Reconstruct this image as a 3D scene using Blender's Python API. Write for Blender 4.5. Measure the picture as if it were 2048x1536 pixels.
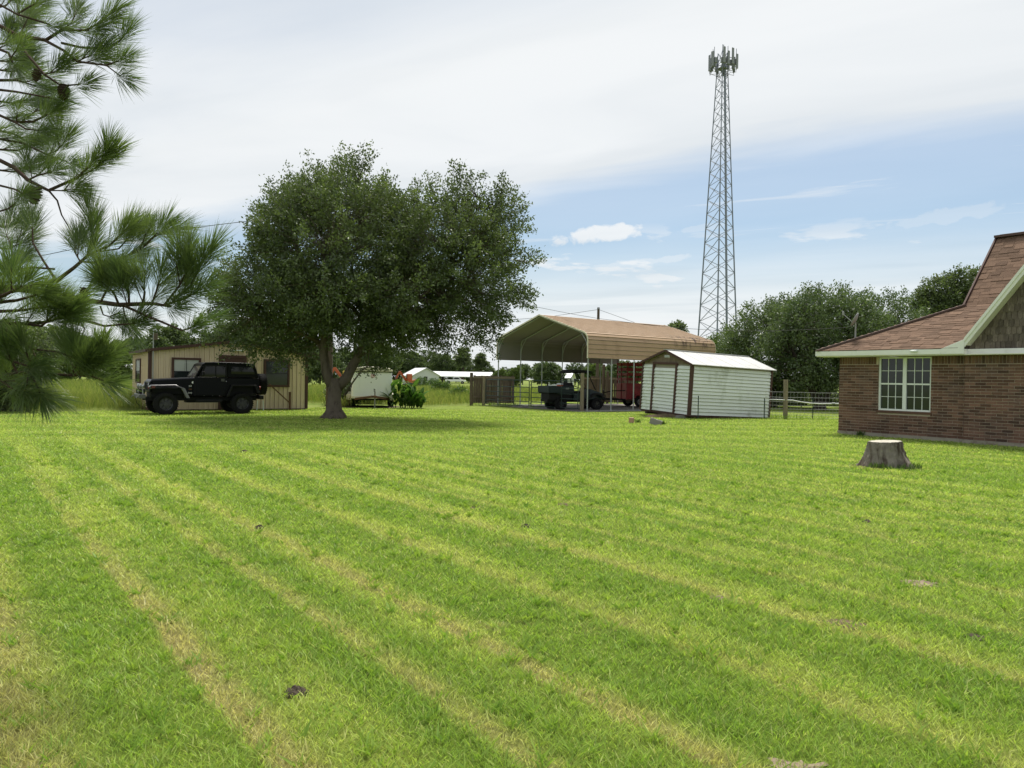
import bpy, math, random
import numpy as np
from mathutils import Vector, Matrix

for o in list(bpy.data.objects):
    bpy.data.objects.remove(o)
SC = bpy.context.scene
COL = SC.collection
rad = math.radians

# ------------------------------------------------------------------ camera
FPX, ROLL, PITCH, EYE = 1450.0, rad(0.985), math.atan(10.3 / 1450.0), 1.5
cam = bpy.data.cameras.new('camera')
cam.sensor_width = 36.0
cam.lens = FPX / 2048.0 * 36.0
cam.clip_start, cam.clip_end = 0.05, 5000.0
camo = bpy.data.objects.new('camera', cam)
camo.matrix_world = Matrix.Translation((0, 0, EYE)) @ Matrix.Rotation(math.pi / 2 - PITCH, 4, 'X') @ Matrix.Rotation(ROLL, 4, 'Z')
COL.objects.link(camo)
SC.camera = camo

# ------------------------------------------------------------------ light
SUN_EL, SUN_AZ = rad(64), rad(17)          # azimuth measured from +Y towards +X
sdir = Vector((math.sin(SUN_AZ) * math.cos(SUN_EL), math.cos(SUN_AZ) * math.cos(SUN_EL), math.sin(SUN_EL)))
sl = bpy.data.lights.new('sun', 'SUN')
sl.energy, sl.angle, sl.color = 2.6, rad(16), (1.0, 0.95, 0.86)
so = bpy.data.objects.new('sun', sl)
so.rotation_euler = sdir.to_track_quat('Z', 'Y').to_euler()
so.location = (0, 0, 60)
COL.objects.link(so)

SC.view_settings.view_transform = 'Standard'
SC.view_settings.look = 'None'
SC.view_settings.gamma = 1.0
SC.view_settings.exposure = 1.0
SC.cycles.max_bounces = 8
SC.cycles.diffuse_bounces = 3
SC.cycles.transparent_max_bounces = 8

W = bpy.data.worlds.new('World')
SC.world = W
W.use_nodes = True


class NT:
    """tiny node builder"""
    def __init__(self, tree):
        self.t = tree
        self.N = tree.nodes
        self.L = tree.links
    def n(self, typ, **kw):
        x = self.N.new(typ)
        for k, v in kw.items():
            setattr(x, k, v)
        return x
    def put(self, sock, v):
        if isinstance(v, bpy.types.NodeSocket):
            self.L.new(v, sock)
        elif isinstance(v, (tuple, list)) and len(v) == 3 and sock.type == 'RGBA':
            sock.default_value = (*v, 1.0)
        else:
            sock.default_value = v
    def m(self, op, a, b=0.0, c=None, clamp=False):
        x = self.n('ShaderNodeMath', operation=op)
        x.use_clamp = clamp
        self.put(x.inputs[0], a)
        self.put(x.inputs[1], b)
        if c is not None:
            self.put(x.inputs[2], c)
        return x.outputs[0]
    def mix(self, f, a, b, mode='MIX'):
        x = self.n('ShaderNodeMixRGB', blend_type=mode)
        self.put(x.inputs[0], f)
        self.put(x.inputs[1], a)
        self.put(x.inputs[2], b)
        return x.outputs[0]
    def noise(self, vec, scale, detail=3.0, rough=0.55, dist=0.0):
        x = self.n('ShaderNodeTexNoise')
        if vec is not None:
            self.L.new(vec, x.inputs['Vector'])
        x.inputs['Scale'].default_value = scale
        x.inputs['Detail'].default_value = detail
        x.inputs['Roughness'].default_value = rough
        x.inputs['Distortion'].default_value = dist
        return x.outputs[0]
    def ramp(self, f, stops, interp='LINEAR'):
        x = self.n('ShaderNodeValToRGB')
        x.color_ramp.interpolation = interp
        e = x.color_ramp.elements
        while len(e) < len(stops):
            e.new(0.5)
        for i, (p, c) in enumerate(stops):
            e[i].position = p
            e[i].color = (c, c, c, 1) if not isinstance(c, (tuple, list)) else (*c, 1)
        self.put(x.inputs[0], f)
        return x.outputs[0]
    def sstep(self, v, a, b):
        x = self.n('ShaderNodeMapRange', interpolation_type='SMOOTHSTEP')
        self.put(x.inputs[0], v)
        x.inputs[1].default_value = a
        x.inputs[2].default_value = b
        return x.outputs[0]
    def dot(self, vec, d):
        x = self.n('ShaderNodeVectorMath', operation='DOT_PRODUCT')
        self.put(x.inputs[0], vec)
        x.inputs[1].default_value = d
        return x.outputs['Value']
    def vmap(self, vec, scale=(1, 1, 1), rot=(0, 0, 0), loc=(0, 0, 0)):
        x = self.n('ShaderNodeMapping')
        self.L.new(vec, x.inputs[0])
        x.inputs['Scale'].default_value = scale
        x.inputs['Rotation'].default_value = rot
        x.inputs['Location'].default_value = loc
        return x.outputs[0]


def build_sky():
    t = NT(W.node_tree)
    t.N.clear()
    out = t.n('ShaderNodeOutputWorld')
    sky = t.n('ShaderNodeTexSky', sky_type='NISHITA')
    sky.sun_disc = False
    sky.sun_elevation = SUN_EL
    sky.sun_rotation = SUN_AZ
    sky.air_density, sky.dust_density, sky.ozone_density = 1.0, 1.5, 1.2
    bg = t.n('ShaderNodeBackground')
    # thin veil everywhere lifts the blue of the gaps
    t.L.new(t.mix(1.0, sky.outputs[0], (0.84, 0.98, 1.02), 'MULTIPLY'), bg.inputs[0])
    bg.inputs[1].default_value = 0.057
    tc = t.n('ShaderNodeTexCoord')
    sep = t.n('ShaderNodeSeparateXYZ')
    t.L.new(tc.outputs['Generated'], sep.inputs[0])
    z = t.m('MAXIMUM', t.m('ABSOLUTE', sep.outputs[2]), 0.02)
    px = t.m('DIVIDE', sep.outputs[0], z)
    py = t.m('DIVIDE', sep.outputs[1], z)
    cmb = t.n('ShaderNodeCombineXYZ')
    t.put(cmb.inputs[0], px)
    t.put(cmb.inputs[1], py)
    p = cmb.outputs[0]
    # sheet clouds lie in broad bands across the sky
    band = t.m('ADD', t.m('MULTIPLY', px, 0.465), t.m('MULTIPLY', py, 0.885))
    # turned so that x runs along the bands
    pr = t.vmap(p, rot=(0, 0, math.atan2(0.465, 0.885)))
    big = t.noise(t.vmap(pr, scale=(0.30, 0.8, 1), loc=(1.3, 0.4, 0)), 1.0, 4.0, 0.5, 0.4)
    fine = t.noise(t.vmap(pr, scale=(0.8, 2.4, 1), loc=(3.1, 7.7, 0)), 1.0, 7.0, 0.58, 0.6)
    d = t.m('ADD', band, t.m('MULTIPLY', t.m('SUBTRACT', big, 0.5), 1.7))
    d = t.m('ADD', d, t.m('MULTIPLY', t.m('SUBTRACT', fine, 0.5), 0.55))
    dn = t.m('DIVIDE', d, 12.0, clamp=True)
    cov = t.ramp(dn, [(0.0, 0.78), (0.085, 0.66), (0.120, 0.86), (0.160, 0.98), (0.250, 0.95), (0.308, 0.29), (0.40, 0.21), (0.52, 0.45), (0.72, 0.80), (1.0, 0.94)])
    wisps = t.sstep(t.noise(t.vmap(pr, scale=(0.55, 2.0, 1), loc=(9.2, 3.3, 0)), 1.0, 8.0, 0.62, 0.8), 0.50, 0.72)
    cov = t.m('MAXIMUM', cov, t.m('MULTIPLY', wisps, 0.55))
    # puffs low over the horizon
    az = t.m('ARCTAN2', sep.outputs[0], sep.outputs[1])
    el = t.m('ARCSINE', sep.outputs[2])
    c2 = t.n('ShaderNodeCombineXYZ')
    t.put(c2.inputs[0], t.m('MULTIPLY', az, 7.0))
    t.put(c2.inputs[1], t.m('MULTIPLY', el, 26.0))
    pf = t.sstep(t.noise(t.vmap(c2.outputs[0], loc=(4.3, 1.55, 0)), 1.0, 6.0, 0.55, 0.2), 0.54, 0.66)
    pf = t.m('MULTIPLY', pf, t.m('MULTIPLY', t.sstep(el, 0.03, 0.09), t.m('SUBTRACT', 1.0, t.sstep(el, 0.16, 0.24))))
    cov = t.m('MAXIMUM', cov, t.m('MULTIPLY', pf, 0.85))
    # single fair-weather clouds
    pn = t.m('MULTIPLY', t.m('SUBTRACT', t.noise(t.vmap(c2.outputs[0], scale=(2.6, 1.0, 1)), 1.6, 7.0, 0.6, 0.4), 0.5), 2.2)
    for a0, e0, ra, re, am in ((7.0, 11.3, 3.6, 0.75, 0.9), (10.5, 9.2, 5.5, 0.35, 0.55), (14.5, 11.6, 2.6, 0.30, 0.4), (31.0, 11.4, 4.5, 0.6, 0.4), (24.0, 8.8, 7.0, 0.5, 0.35)):
        da = t.m('DIVIDE', t.m('SUBTRACT', az, rad(a0)), rad(ra))
        de = t.m('DIVIDE', t.m('SUBTRACT', t.m('SUBTRACT', el, rad(e0)), t.m('MULTIPLY', t.m('SUBTRACT', az, rad(a0)), 0.10)), rad(re))
        q = t.m('SQRT', t.m('ADD', t.m('MULTIPLY', da, da), t.m('MULTIPLY', de, de)))
        cov = t.m('MAXIMUM', cov, t.m('MULTIPLY', t.m('SUBTRACT', 1.0, t.sstep(t.m('ADD', q, pn), 0.55, 1.15)), am))
    # haze whitens the last degrees above the horizon
    hz = t.m('SUBTRACT', 1.0, t.sstep(t.m('ABSOLUTE', sep.outputs[2]), 0.0, 0.17))
    cov = t.m('MAXIMUM', cov, t.m('MULTIPLY', hz, 0.88), clamp=True)
    cl = t.n('ShaderNodeBackground')
    shade = t.noise(t.vmap(pr, scale=(0.5, 1.1, 1), loc=(5.2, 2.2, 0)), 1.0, 5.0, 0.5, 0.5)
    cc = t.mix(t.sstep(shade, 0.35, 0.72), (0.84, 0.86, 0.87), (0.73, 0.765, 0.79))
    t.L.new(cc, cl.inputs[0])
    cl.inputs[1].default_value = 0.545
    mx = t.n('ShaderNodeMixShader')
    t.L.new(cov, mx.inputs[0])
    t.L.new(bg.outputs[0], mx.inputs[1])
    t.L.new(cl.outputs[0], mx.inputs[2])
    t.L.new(mx.outputs[0], out.inputs[0])


build_sky()
# ------------------------------------------------------------------ helpers
rng = np.random.default_rng(7)
rnd = random.Random(11)


def at(px, py, D):
    """point of the place seen at (px, py) of the 2048 x 1536 picture, D metres ahead"""
    u, v = px - 1024.0, 768.0 - py
    a = u * math.cos(ROLL) - v * math.sin(ROLL)
    b = u * math.sin(ROLL) + v * math.cos(ROLL)
    y = FPX * math.cos(PITCH) + b * math.sin(PITCH)
    z = -FPX * math.sin(PITCH) + b * math.cos(PITCH)
    return Vector((a / y * D, D, EYE + z / y * D))


def tag(o, label=None, cat=None, group=None, kind=None):
    if label: o['label'] = label
    if cat: o['category'] = cat
    if group: o['group'] = group
    if kind: o['kind'] = kind
    return o


def thing(name, loc=(0, 0, 0), rz=0.0, label=None, cat=None, group=None):
    o = bpy.data.objects.new(name, None)
    o.location = loc
    o.rotation_euler = (0, 0, rz)
    o.empty_display_size = 0.2
    COL.objects.link(o)
    return tag(o, label, cat, group)


def link(name, me, m, parent=None):
    if m is not None and not me.materials:
        me.materials.append(m)
    o = bpy.data.objects.new(name, me)
    COL.objects.link(o)
    o.parent = parent
    return o


def np_mesh(name, V, F, m, parent=None, tint=None, smooth=False):
    """V (n,3), F (k, c) faces of equal size"""
    V = np.ascontiguousarray(V, dtype=np.float32)
    F = np.ascontiguousarray(F, dtype=np.int32)
    me = bpy.data.meshes.new(name)
    k, c = F.shape
    me.vertices.add(len(V))
    me.vertices.foreach_set('co', V.ravel())
    me.loops.add(k * c)
    me.loops.foreach_set('vertex_index', F.ravel())
    me.polygons.add(k)
    me.polygons.foreach_set('loop_start', np.arange(0, k * c, c, dtype=np.int32))
    me.update(calc_edges=True)
    if tint is not None:
        a = me.attributes.new('tint', 'FLOAT', 'POINT')
        a.data.foreach_set('value', np.ascontiguousarray(tint, dtype=np.float32))
    if smooth:
        me.polygons.foreach_set('use_smooth', np.ones(k, dtype=bool))
    return link(name, me, m, parent)


class MB:
    """collects faces for one mesh"""
    def __init__(self):
        self.v, self.f = [], []
    def add(self, vs, fs):
        b = len(self.v)
        self.v += [tuple(x) for x in vs]
        self.f += [tuple(i + b for i in f) for f in fs]
        return self
    def hexa(self, p):
        return self.add(p, [(0, 3, 2, 1), (4, 5, 6, 7), (0, 1, 5, 4), (1, 2, 6, 5), (2, 3, 7, 6), (3, 0, 4, 7)])
    def box(self, x0, x1, y0, y1, z0, z1, M=None):
        p = [(x0, y0, z0), (x1, y0, z0), (x1, y1, z0), (x0, y1, z0), (x0, y0, z1), (x1, y0, z1), (x1, y1, z1), (x0, y1, z1)]
        if M is not None:
            p = [tuple(M @ Vector(q)) for q in p]
        return self.hexa(p)
    def prism(self, poly, y0, y1, plane='xz'):
        """polygon in x,z pushed along y (or in x,y pushed along z)"""
        n = len(poly)
        if plane == 'xz':
            a = [(x, y0, z) for x, z in poly]; b = [(x, y1, z) for x, z in poly]
        elif plane == 'yz':
            a = [(y0, x, z) for x, z in poly]; b = [(y1, x, z) for x, z in poly]
        else:
            a = [(x, y, y0) for x, y in poly]; b = [(x, y, y1) for x, y in poly]
        return self.add(a + b, [tuple(range(n))[::-1], tuple(range(n, 2 * n))] + [(i, (i + 1) % n, n + (i + 1) % n, n + i) for i in range(n)])
    def tube(self, pts, r, n=6, cap=True, wob=0.0):
        pts = [Vector(p) for p in pts]
        rs = list(r) if isinstance(r, (list, tuple)) else [r] * len(pts)
        vs, fs = [], []
        up = Vector((0, 0, 1))
        for i, p in enumerate(pts):
            d = (pts[min(i + 1, len(pts) - 1)] - pts[max(i - 1, 0)])
            if d.length < 1e-9: d = Vector((0, 0, 1))
            d.normalize()
            a = d.cross(up if abs(d.z) < 0.95 else Vector((1, 0, 0))).normalized()
            b = d.cross(a).normalized()
            for k in range(n):
                t = 2 * math.pi * k / n
                q = rs[i] * (1 + (rnd.uniform(-wob, wob) if wob else 0))
                vs.append(p + (a * math.cos(t) + b * math.sin(t)) * q)
        for i in range(len(pts) - 1):
            for k in range(n):
                k2 = (k + 1) % n
                fs.append((i * n + k, i * n + k2, (i + 1) * n + k2, (i + 1) * n + k))
        if cap:
            fs.append(tuple(range(n))[::-1])
            fs.append(tuple(range((len(pts) - 1) * n, len(pts) * n)))
        return self.add(vs, fs)
    def lathe(self, prof, c=(0, 0, 0), axis='z', n=20, cap=True):
        """prof: (radius, along)"""
        vs, fs = [], []
        for r, h in prof:
            for k in range(n):
                t = 2 * math.pi * k / n
                a, b = r * math.cos(t), r * math.sin(t)
                q = {'z': (a, b, h), 'y': (a, h, b), 'x': (h, a, b)}[axis]
                vs.append((q[0] + c[0], q[1] + c[1], q[2] + c[2]))
        m = len(prof)
        for i in range(m - 1):
            for k in range(n):
                k2 = (k + 1) % n
                fs.append((i * n + k, i * n + k2, (i + 1) * n + k2, (i + 1) * n + k))
        if cap:
            fs.append(tuple(range(n))[::-1]); fs.append(tuple(range((m - 1) * n, m * n)))
        return self.add(vs, fs)
    def bar(self, a, b, w, h=None):
        """square bar between two points"""
        a, b = Vector(a), Vector(b)
        h = h or w
        d = (b - a).normalized()
        s = d.cross(Vector((0, 0, 1)) if abs(d.z) < 0.95 else Vector((0, 1, 0))).normalized()
        u = s.cross(d).normalized()
        p = []
        for q in (a, b):
            for i, j in ((-1, -1), (1, -1), (1, 1), (-1, 1)):
                p.append(q + s * (i * w / 2) + u * (j * h / 2))
        return self.hexa(p)
    def mesh(self, name, m, smooth=False):
        me = bpy.data.meshes.new(name)
        me.from_pydata(self.v, [], self.f)
        import bmesh
        bm = bmesh.new(); bm.from_mesh(me)
        bmesh.ops.recalc_face_normals(bm, faces=bm.faces)
        bm.to_mesh(me); bm.free()
        if smooth:
            for p in me.polygons: p.use_smooth = True
        me.materials.append(m)
        return me
    def build(self, name, m, parent=None, smooth=False, bevel=0.0, seg=2):
        o = link(name, self.mesh(name, m, smooth), m, parent)
        if bevel:
            b = o.modifiers.new('edge', 'BEVEL')
            b.width, b.segments, b.limit_method = bevel, seg, 'ANGLE'
            b.angle_limit = rad(35)
            o.data.polygons.foreach_set('use_smooth', np.ones(len(o.data.polygons), dtype=bool))
            w = o.modifiers.new('wn', 'WEIGHTED_NORMAL'); w.keep_sharp = True
        return o


# ------------------------------------------------------------------ materials
MATS = {}


def mat(name, col, rough=0.6, metal=0.0, var=0.12, vs=6.0, col2=None, c2at=(0.5, 0.7), c2s=3.0, c2map=None, bump=0.0, bs=40.0, bmap=None, spec=0.35, objvar=0.0, coat=0.0):
    m = bpy.data.materials.new(name)
    m.use_nodes = True
    t = NT(m.node_tree)
    b = t.N['Principled BSDF']
    g = t.n('ShaderNodeNewGeometry')
    P = g.outputs['Position']
    c = t.mix(1.0, col, (1, 1, 1), 'MULTIPLY')
    n1 = t.noise(P, vs, 4.0, 0.6)
    f = t.m('MULTIPLY_ADD', t.m('SUBTRACT', n1, 0.5), 2.6 * var, 1.0)
    if objvar:
        oi = t.n('ShaderNodeObjectInfo')
        r = t.m('FRACT', t.m('ADD', oi.outputs['Random'], g.outputs['Random Per Island']))
        f = t.m('MULTIPLY', f, t.m('MULTIPLY_ADD', t.m('SUBTRACT', r, 0.5), 2 * objvar, 1.0))
    if col2 is not None:
        v2 = t.vmap(P, scale=c2map) if c2map else P
        k = t.sstep(t.noise(v2, c2s, 6.0, 0.62), *c2at)
        c = t.mix(k, c, col2)
    hsv = t.n('ShaderNodeHueSaturation')
    t.put(hsv.inputs['Value'], f)
    t.put(hsv.inputs['Color'], c)
    t.L.new(hsv.outputs[0], b.inputs['Base Color'])
    b.inputs['Roughness'].default_value = rough
    b.inputs['Metallic'].default_value = metal
    b.inputs['Specular IOR Level'].default_value = spec
    if coat:
        b.inputs['Coat Weight'].default_value = coat
        b.inputs['Coat Roughness'].default_value = 0.08
    if bump:
        v3 = t.vmap(P, scale=bmap) if bmap else P
        bn = t.n('ShaderNodeBump')
        bn.inputs['Strength'].default_value = bump
        bn.inputs['Distance'].default_value = 0.02
        t.L.new(t.noise(v3, bs, 5.0, 0.6), bn.inputs['Height'])
        t.L.new(bn.outputs[0], b.inputs['Normal'])
    MATS[name] = m
    return m


def leaf_mat(name, ca, cb, trans=0.32, gloss=0.06, rough=0.45):
    m = bpy.data.materials.new(name)
    m.use_nodes = True
    t = NT(m.node_tree)
    t.N.clear()
    out = t.n('ShaderNodeOutputMaterial')
    a = t.n('ShaderNodeAttribute', attribute_name='tint')
    c = t.mix(a.outputs['Fac'], ca, cb)
    d = t.n('ShaderNodeBsdfDiffuse')
    tr = t.n('ShaderNodeBsdfTranslucent')
    gl = t.n('ShaderNodeBsdfGlossy')
    gl.inputs['Roughness'].default_value = rough
    t.L.new(c, d.inputs[0])
    t.L.new(t.mix(1.0, c, (1.25, 1.35, 0.7), 'MULTIPLY'), tr.inputs[0])
    m1 = t.n('ShaderNodeMixShader'); m1.inputs[0].default_value = trans
    t.L.new(d.outputs[0], m1.inputs[1]); t.L.new(tr.outputs[0], m1.inputs[2])
    m2 = t.n('ShaderNodeMixShader'); m2.inputs[0].default_value = gloss
    t.L.new(m1.outputs[0], m2.inputs[1]); t.L.new(gl.outputs[0], m2.inputs[2])
    t.L.new(m2.outputs[0], out.inputs[0])
    MATS[name] = m
    return m


def glass_mat(name, col, rough=0.08):
    return mat(name, col, rough=rough, var=0.05, spec=0.5)


def lawn_colour(t, P):
    """colour of the mown lawn by place: mower passes, dry wheel tracks, bare crumbs"""
    s0 = t.dot(P, (0.785, 0.62, 0.0))
    al = t.dot(P, (-0.62, 0.785, 0.0))
    w1 = t.noise(P, 0.35, 3.0, 0.5)
    w2 = t.noise(P, 2.2, 3.0, 0.55)
    s = t.m('ADD', s0, t.m('MULTIPLY', t.m('SUBTRACT', w1, 0.5), 0.14))
    s = t.m('ADD', s, t.m('MULTIPLY', t.m('SUBTRACT', w2, 0.5), 0.10))
    patch = t.noise(P, 0.9, 4.0, 0.6)
    mid = t.noise(P, 3.5, 4.0, 0.65)
    fine = t.noise(P, 26.0, 4.0, 0.7)
    green = t.mix(t.sstep(patch, 0.35, 0.68), (0.212, 0.328, 0.050), (0.285, 0.390, 0.068))
    green = t.mix(t.m('MULTIPLY', t.sstep(mid, 0.45, 0.75), 0.5), green, (0.155, 0.270, 0.040))
    # alternate passes of the mower lie paler or darker
    ph = t.m('MULTIPLY', s, 2 * math.pi / 1.06)
    band = t.m('MULTIPLY_ADD', t.m('SINE', ph), 0.5, 0.5)
    band = t.m('MULTIPLY', t.sstep(band, 0.45, 0.95), t.sstep(t.noise(t.vmap(P, rot=(0, 0, rad(38)), scale=(0.5, 0.12, 1)), 1.0, 3.0), 0.30, 0.62))
    col = t.mix(t.m('MULTIPLY', band, 0.9), green, (0.385, 0.465, 0.104))
    # headland passes far off run across the view
    yy = t.m('ADD', t.dot(P, (-0.10, 1.0, 0)), t.m('MULTIPLY', t.m('SUBTRACT', w1, 0.5), 2.0))
    hb = t.m('MULTIPLY_ADD', t.m('SINE', t.m('MULTIPLY', yy, 2 * math.pi / 2.3)), 0.5, 0.5)
    far = t.sstep(yy, 13.0, 19.0)
    col = t.mix(t.m('MULTIPLY', far, 0.65), col, t.mix(hb, (0.235, 0.345, 0.054), (0.365, 0.450, 0.102)))
    # pale lines where two passes meet
    pale = None
    for pos in (0.24, 1.05, 1.85, 2.42, 3.35, 4.33, 5.15, 6.1, 7.3, 8.2, 9.4, 10.3):
        u = t.m('SUBTRACT', s, pos)
        k = t.m('MULTIPLY', t.sstep(u, -0.10, -0.04), t.m('SUBTRACT', 1.0, t.sstep(u, 0.0, 0.19)))
        pale = k if pale is None else t.m('MAXIMUM', pale, k)
    pale = t.m('MULTIPLY', pale, t.m('MULTIPLY', t.m('SUBTRACT', 1.0, t.sstep(al, 11.0, 15.0)), t.m('MULTIPLY_ADD', patch, 0.7, 0.25)))
    col = t.mix(pale, col, (0.442, 0.470, 0.140))
    # dry wheel tracks
    dry = None
    for pos, wid, amt in ((0.24, 0.16, 0.85), (1.05, 0.085, 0.95), (1.85, 0.055, 0.5), (2.42, 0.07, 0.8), (4.33, 0.06, 0.4)):
        u = t.m('SUBTRACT', s, pos)             # sharp on the near side of the track, fading away from it
        k = t.m('MULTIPLY', t.sstep(u, -wid * 0.9, -wid * 0.45), t.m('SUBTRACT', 1.0, t.sstep(u, -wid * 0.1, wid * 2.3)))
        k = t.m('MULTIPLY', k, amt)
        dry = k if dry is None else t.m('MAXIMUM', dry, k)
    near = t.m('SUBTRACT', 1.0, t.sstep(al, 3.5, 9.5))
    dry = t.m('MULTIPLY', dry, t.m('MULTIPLY', t.m('MULTIPLY_ADD', near, 0.85, 0.05), t.m('MULTIPLY_ADD', t.sstep(mid, 0.32, 0.62), 0.55, 0.45)))
    spot = t.m('MULTIPLY', t.sstep(t.noise(t.vmap(P, loc=(5, 3, 0)), 1.3, 5.0, 0.65), 0.60, 0.72), 0.55)
    dry = t.m('MAXIMUM', dry, spot, clamp=True)
    col = t.mix(dry, col, (0.485, 0.425, 0.195))
    col = t.mix(t.m('MULTIPLY', t.sstep(fine, 0.55, 0.8), 0.35), col, t.mix(1.0, col, (0.62, 0.62, 0.6), 'MULTIPLY'))
    return col, dry


def make_lawn_mats():
    m = bpy.data.materials.new('lawn_turf'); m.use_nodes = True
    t = NT(m.node_tree)
    b = t.N['Principled BSDF']
    g = t.n('ShaderNodeNewGeometry')
    col, dry = lawn_colour(t, g.outputs['Position'])
    t.L.new(t.mix(1.0, col, (0.70, 0.68, 0.64), 'MULTIPLY'), b.inputs['Base Color'])
    b.inputs['Roughness'].default_value = 0.9
    b.inputs['Specular IOR Level'].default_value = 0.1
    bn = t.n('ShaderNodeBump'); bn.inputs['Strength'].default_value = 0.9; bn.inputs['Distance'].default_value = 0.05
    h = t.m('ADD', t.noise(g.outputs['Position'], 55.0, 4.0, 0.7), t.m('MULTIPLY', t.noise(g.outputs['Position'], 6.0, 4.0, 0.6), 1.5))
    t.L.new(h, bn.inputs['Height']); t.L.new(bn.outputs[0], b.inputs['Normal'])
    MATS['lawn'] = m
    m = bpy.data.materials.new('lawn_blade'); m.use_nodes = True
    t = NT(m.node_tree); t.N.clear()
    out = t.n('ShaderNodeOutputMaterial')
    g = t.n('ShaderNodeNewGeometry')
    col, dry = lawn_colour(t, g.outputs['Position'])
    a = t.n('ShaderNodeAttribute', attribute_name='tint')
    v = t.m('MULTIPLY_ADD', a.outputs['Fac'], 1.15, 0.58)
    hs = t.n('ShaderNodeHueSaturation'); t.put(hs.inputs['Value'], v); t.put(hs.inputs['Color'], col)
    c = t.mix(t.m('MULTIPLY', t.m('GREATER_THAN', a.outputs['Fac'], 0.90), 0.6), hs.outputs[0], (0.56, 0.50, 0.24))
    d = t.n('ShaderNodeBsdfDiffuse'); tr = t.n('ShaderNodeBsdfTranslucent'); gl = t.n('ShaderNodeBsdfGlossy')
    gl.inputs['Roughness'].default_value = 0.5
    t.L.new(c, d.inputs[0]); t.L.new(t.mix(1.0, c, (1.3, 1.35, 0.9), 'MULTIPLY'), tr.inputs[0])
    m1 = t.n('ShaderNodeMixShader'); m1.inputs[0].default_value = 0.42
    t.L.new(d.outputs[0], m1.inputs[1]); t.L.new(tr.outputs[0], m1.inputs[2])
    m2 = t.n('ShaderNodeMixShader'); m2.inputs[0].default_value = 0.03
    t.L.new(m1.outputs[0], m2.inputs[1]); t.L.new(gl.outputs[0], m2.inputs[2])
    t.L.new(m2.outputs[0], out.inputs[0])
    MATS['blade'] = m


make_lawn_mats()
mat('field', (0.175, 0.215, 0.055), 0.95, var=0.3, vs=0.15, col2=(0.10, 0.16, 0.03), c2s=0.3, spec=0.05, bump=0.6, bs=4)
mat('dirt', (0.145, 0.112, 0.070), 0.95, var=0.3, vs=9, col2=(0.09, 0.062, 0.04), c2s=14, bump=0.8, bs=45, spec=0.1)
mat('dark_dirt_and_shade', (0.085, 0.068, 0.052), 0.95, var=0.4, vs=25, bump=0.8, bs=70, spec=0.1)
mat('sand', (0.27, 0.215, 0.155), 0.95, var=0.2, vs=14, col2=(0.22, 0.17, 0.12), c2s=20, bump=0.6, bs=60, spec=0.1)
mat('gravel', (0.20, 0.185, 0.165), 0.95, var=0.3, vs=14, col2=(0.12, 0.105, 0.09), c2s=2, bump=0.8, bs=60, spec=0.15)
mat('brick', (0.160, 0.090, 0.065), 0.85, var=0.18, vs=30, col2=(0.115, 0.072, 0.056), c2s=1.7, c2at=(.42, .66), bump=0.4, bs=120, objvar=0.42, spec=0.2)
mat('mortar', (0.50, 0.42, 0.34), 0.95, var=0.12, vs=15, bump=0.4, bs=90, spec=0.1)
mat('slab', (0.30, 0.27, 0.22), 0.9, var=0.14, vs=5, col2=(0.19, 0.15, 0.11), c2s=4, bump=0.3, bs=60)
mat('shingle', (0.162, 0.106, 0.074), 0.95, var=0.16, vs=40, objvar=0.24, bump=0.5, bs=160, spec=0.12)
mat('deck', (0.10, 0.06, 0.045), 0.95, var=0.1)
mat('scallop', (0.135, 0.110, 0.092), 0.9, var=0.25, vs=20, col2=(0.215, 0.185, 0.155), c2s=14, c2map=(1, 1, 0.25), objvar=0.32, bump=0.5, bs=40, bmap=(1, 1, .1), spec=0.15)
mat('trim_white', (0.80, 0.81, 0.76), 0.45, var=0.05, vs=3, col2=(0.66, 0.67, 0.61), c2s=2.0, c2at=(0.5, 0.8))
mat('soffit', (0.70, 0.70, 0.56), 0.7, var=0.06, vs=3)
mat('frame_white', (0.74, 0.78, 0.74), 0.4, var=0.05, vs=4)
glass_mat('window_glass', (0.018, 0.024, 0.024))
glass_mat('blind_glass', (0.42, 0.44, 0.40), 0.15)
mat('ridge_cap', (0.11, 0.075, 0.065), 0.9, var=0.2, vs=12)
mat('tan_metal', (0.68, 0.555, 0.385), 0.5, var=0.06, vs=2, col2=(0.56, 0.445, 0.295), c2s=2.2, c2at=(0.5, 0.8), c2map=(1, 1, .3), spec=0.4)
mat('brown_trim', (0.075, 0.038, 0.030), 0.75, var=0.12, vs=8)
mat('roof_brown', (0.10, 0.065, 0.05), 0.55, var=0.1, vs=3)
mat('black_paint', (0.004, 0.0045, 0.007), 0.30, var=0.05, spec=0.12)
mat('black_plastic', (0.011, 0.011, 0.012), 0.6, var=0.15, vs=15, spec=0.2)
mat('fender_grey', (0.15, 0.15, 0.155), 0.32, var=0.1, vs=15, spec=0.5)
mat('underside', (0.25, 0.232, 0.220), 0.6, var=0.08, vs=1.5)
mat('fence_wire', (0.36, 0.37, 0.36), 0.5, 0.2, var=0.05)
mat('flare_plastic', (0.055, 0.055, 0.057), 0.38, var=0.1, vs=15, spec=0.5)
mat('tyre', (0.013, 0.013, 0.013), 0.9, spec=0.15, var=0.2, vs=30, bump=0.5, bs=60)
mat('dark_rim', (0.055, 0.055, 0.058), 0.35, 0.4, var=0.1)
mat('auto_glass', (0.008, 0.010, 0.011), 0.03, var=0.05, spec=0.30)
glass_mat('windshield_glass', (0.10, 0.095, 0.085), 0.06)
mat('chrome', (0.34, 0.35, 0.36), 0.30, 0.95, var=0.05)
mat('lamp_glass', (0.22, 0.23, 0.24), 0.12, var=0.05, spec=0.8)
mat('amber', (0.13, 0.035, 0.028), 0.3, var=0.05)
mat('red_lamp', (0.22, 0.012, 0.012), 0.3, var=0.05)
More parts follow.
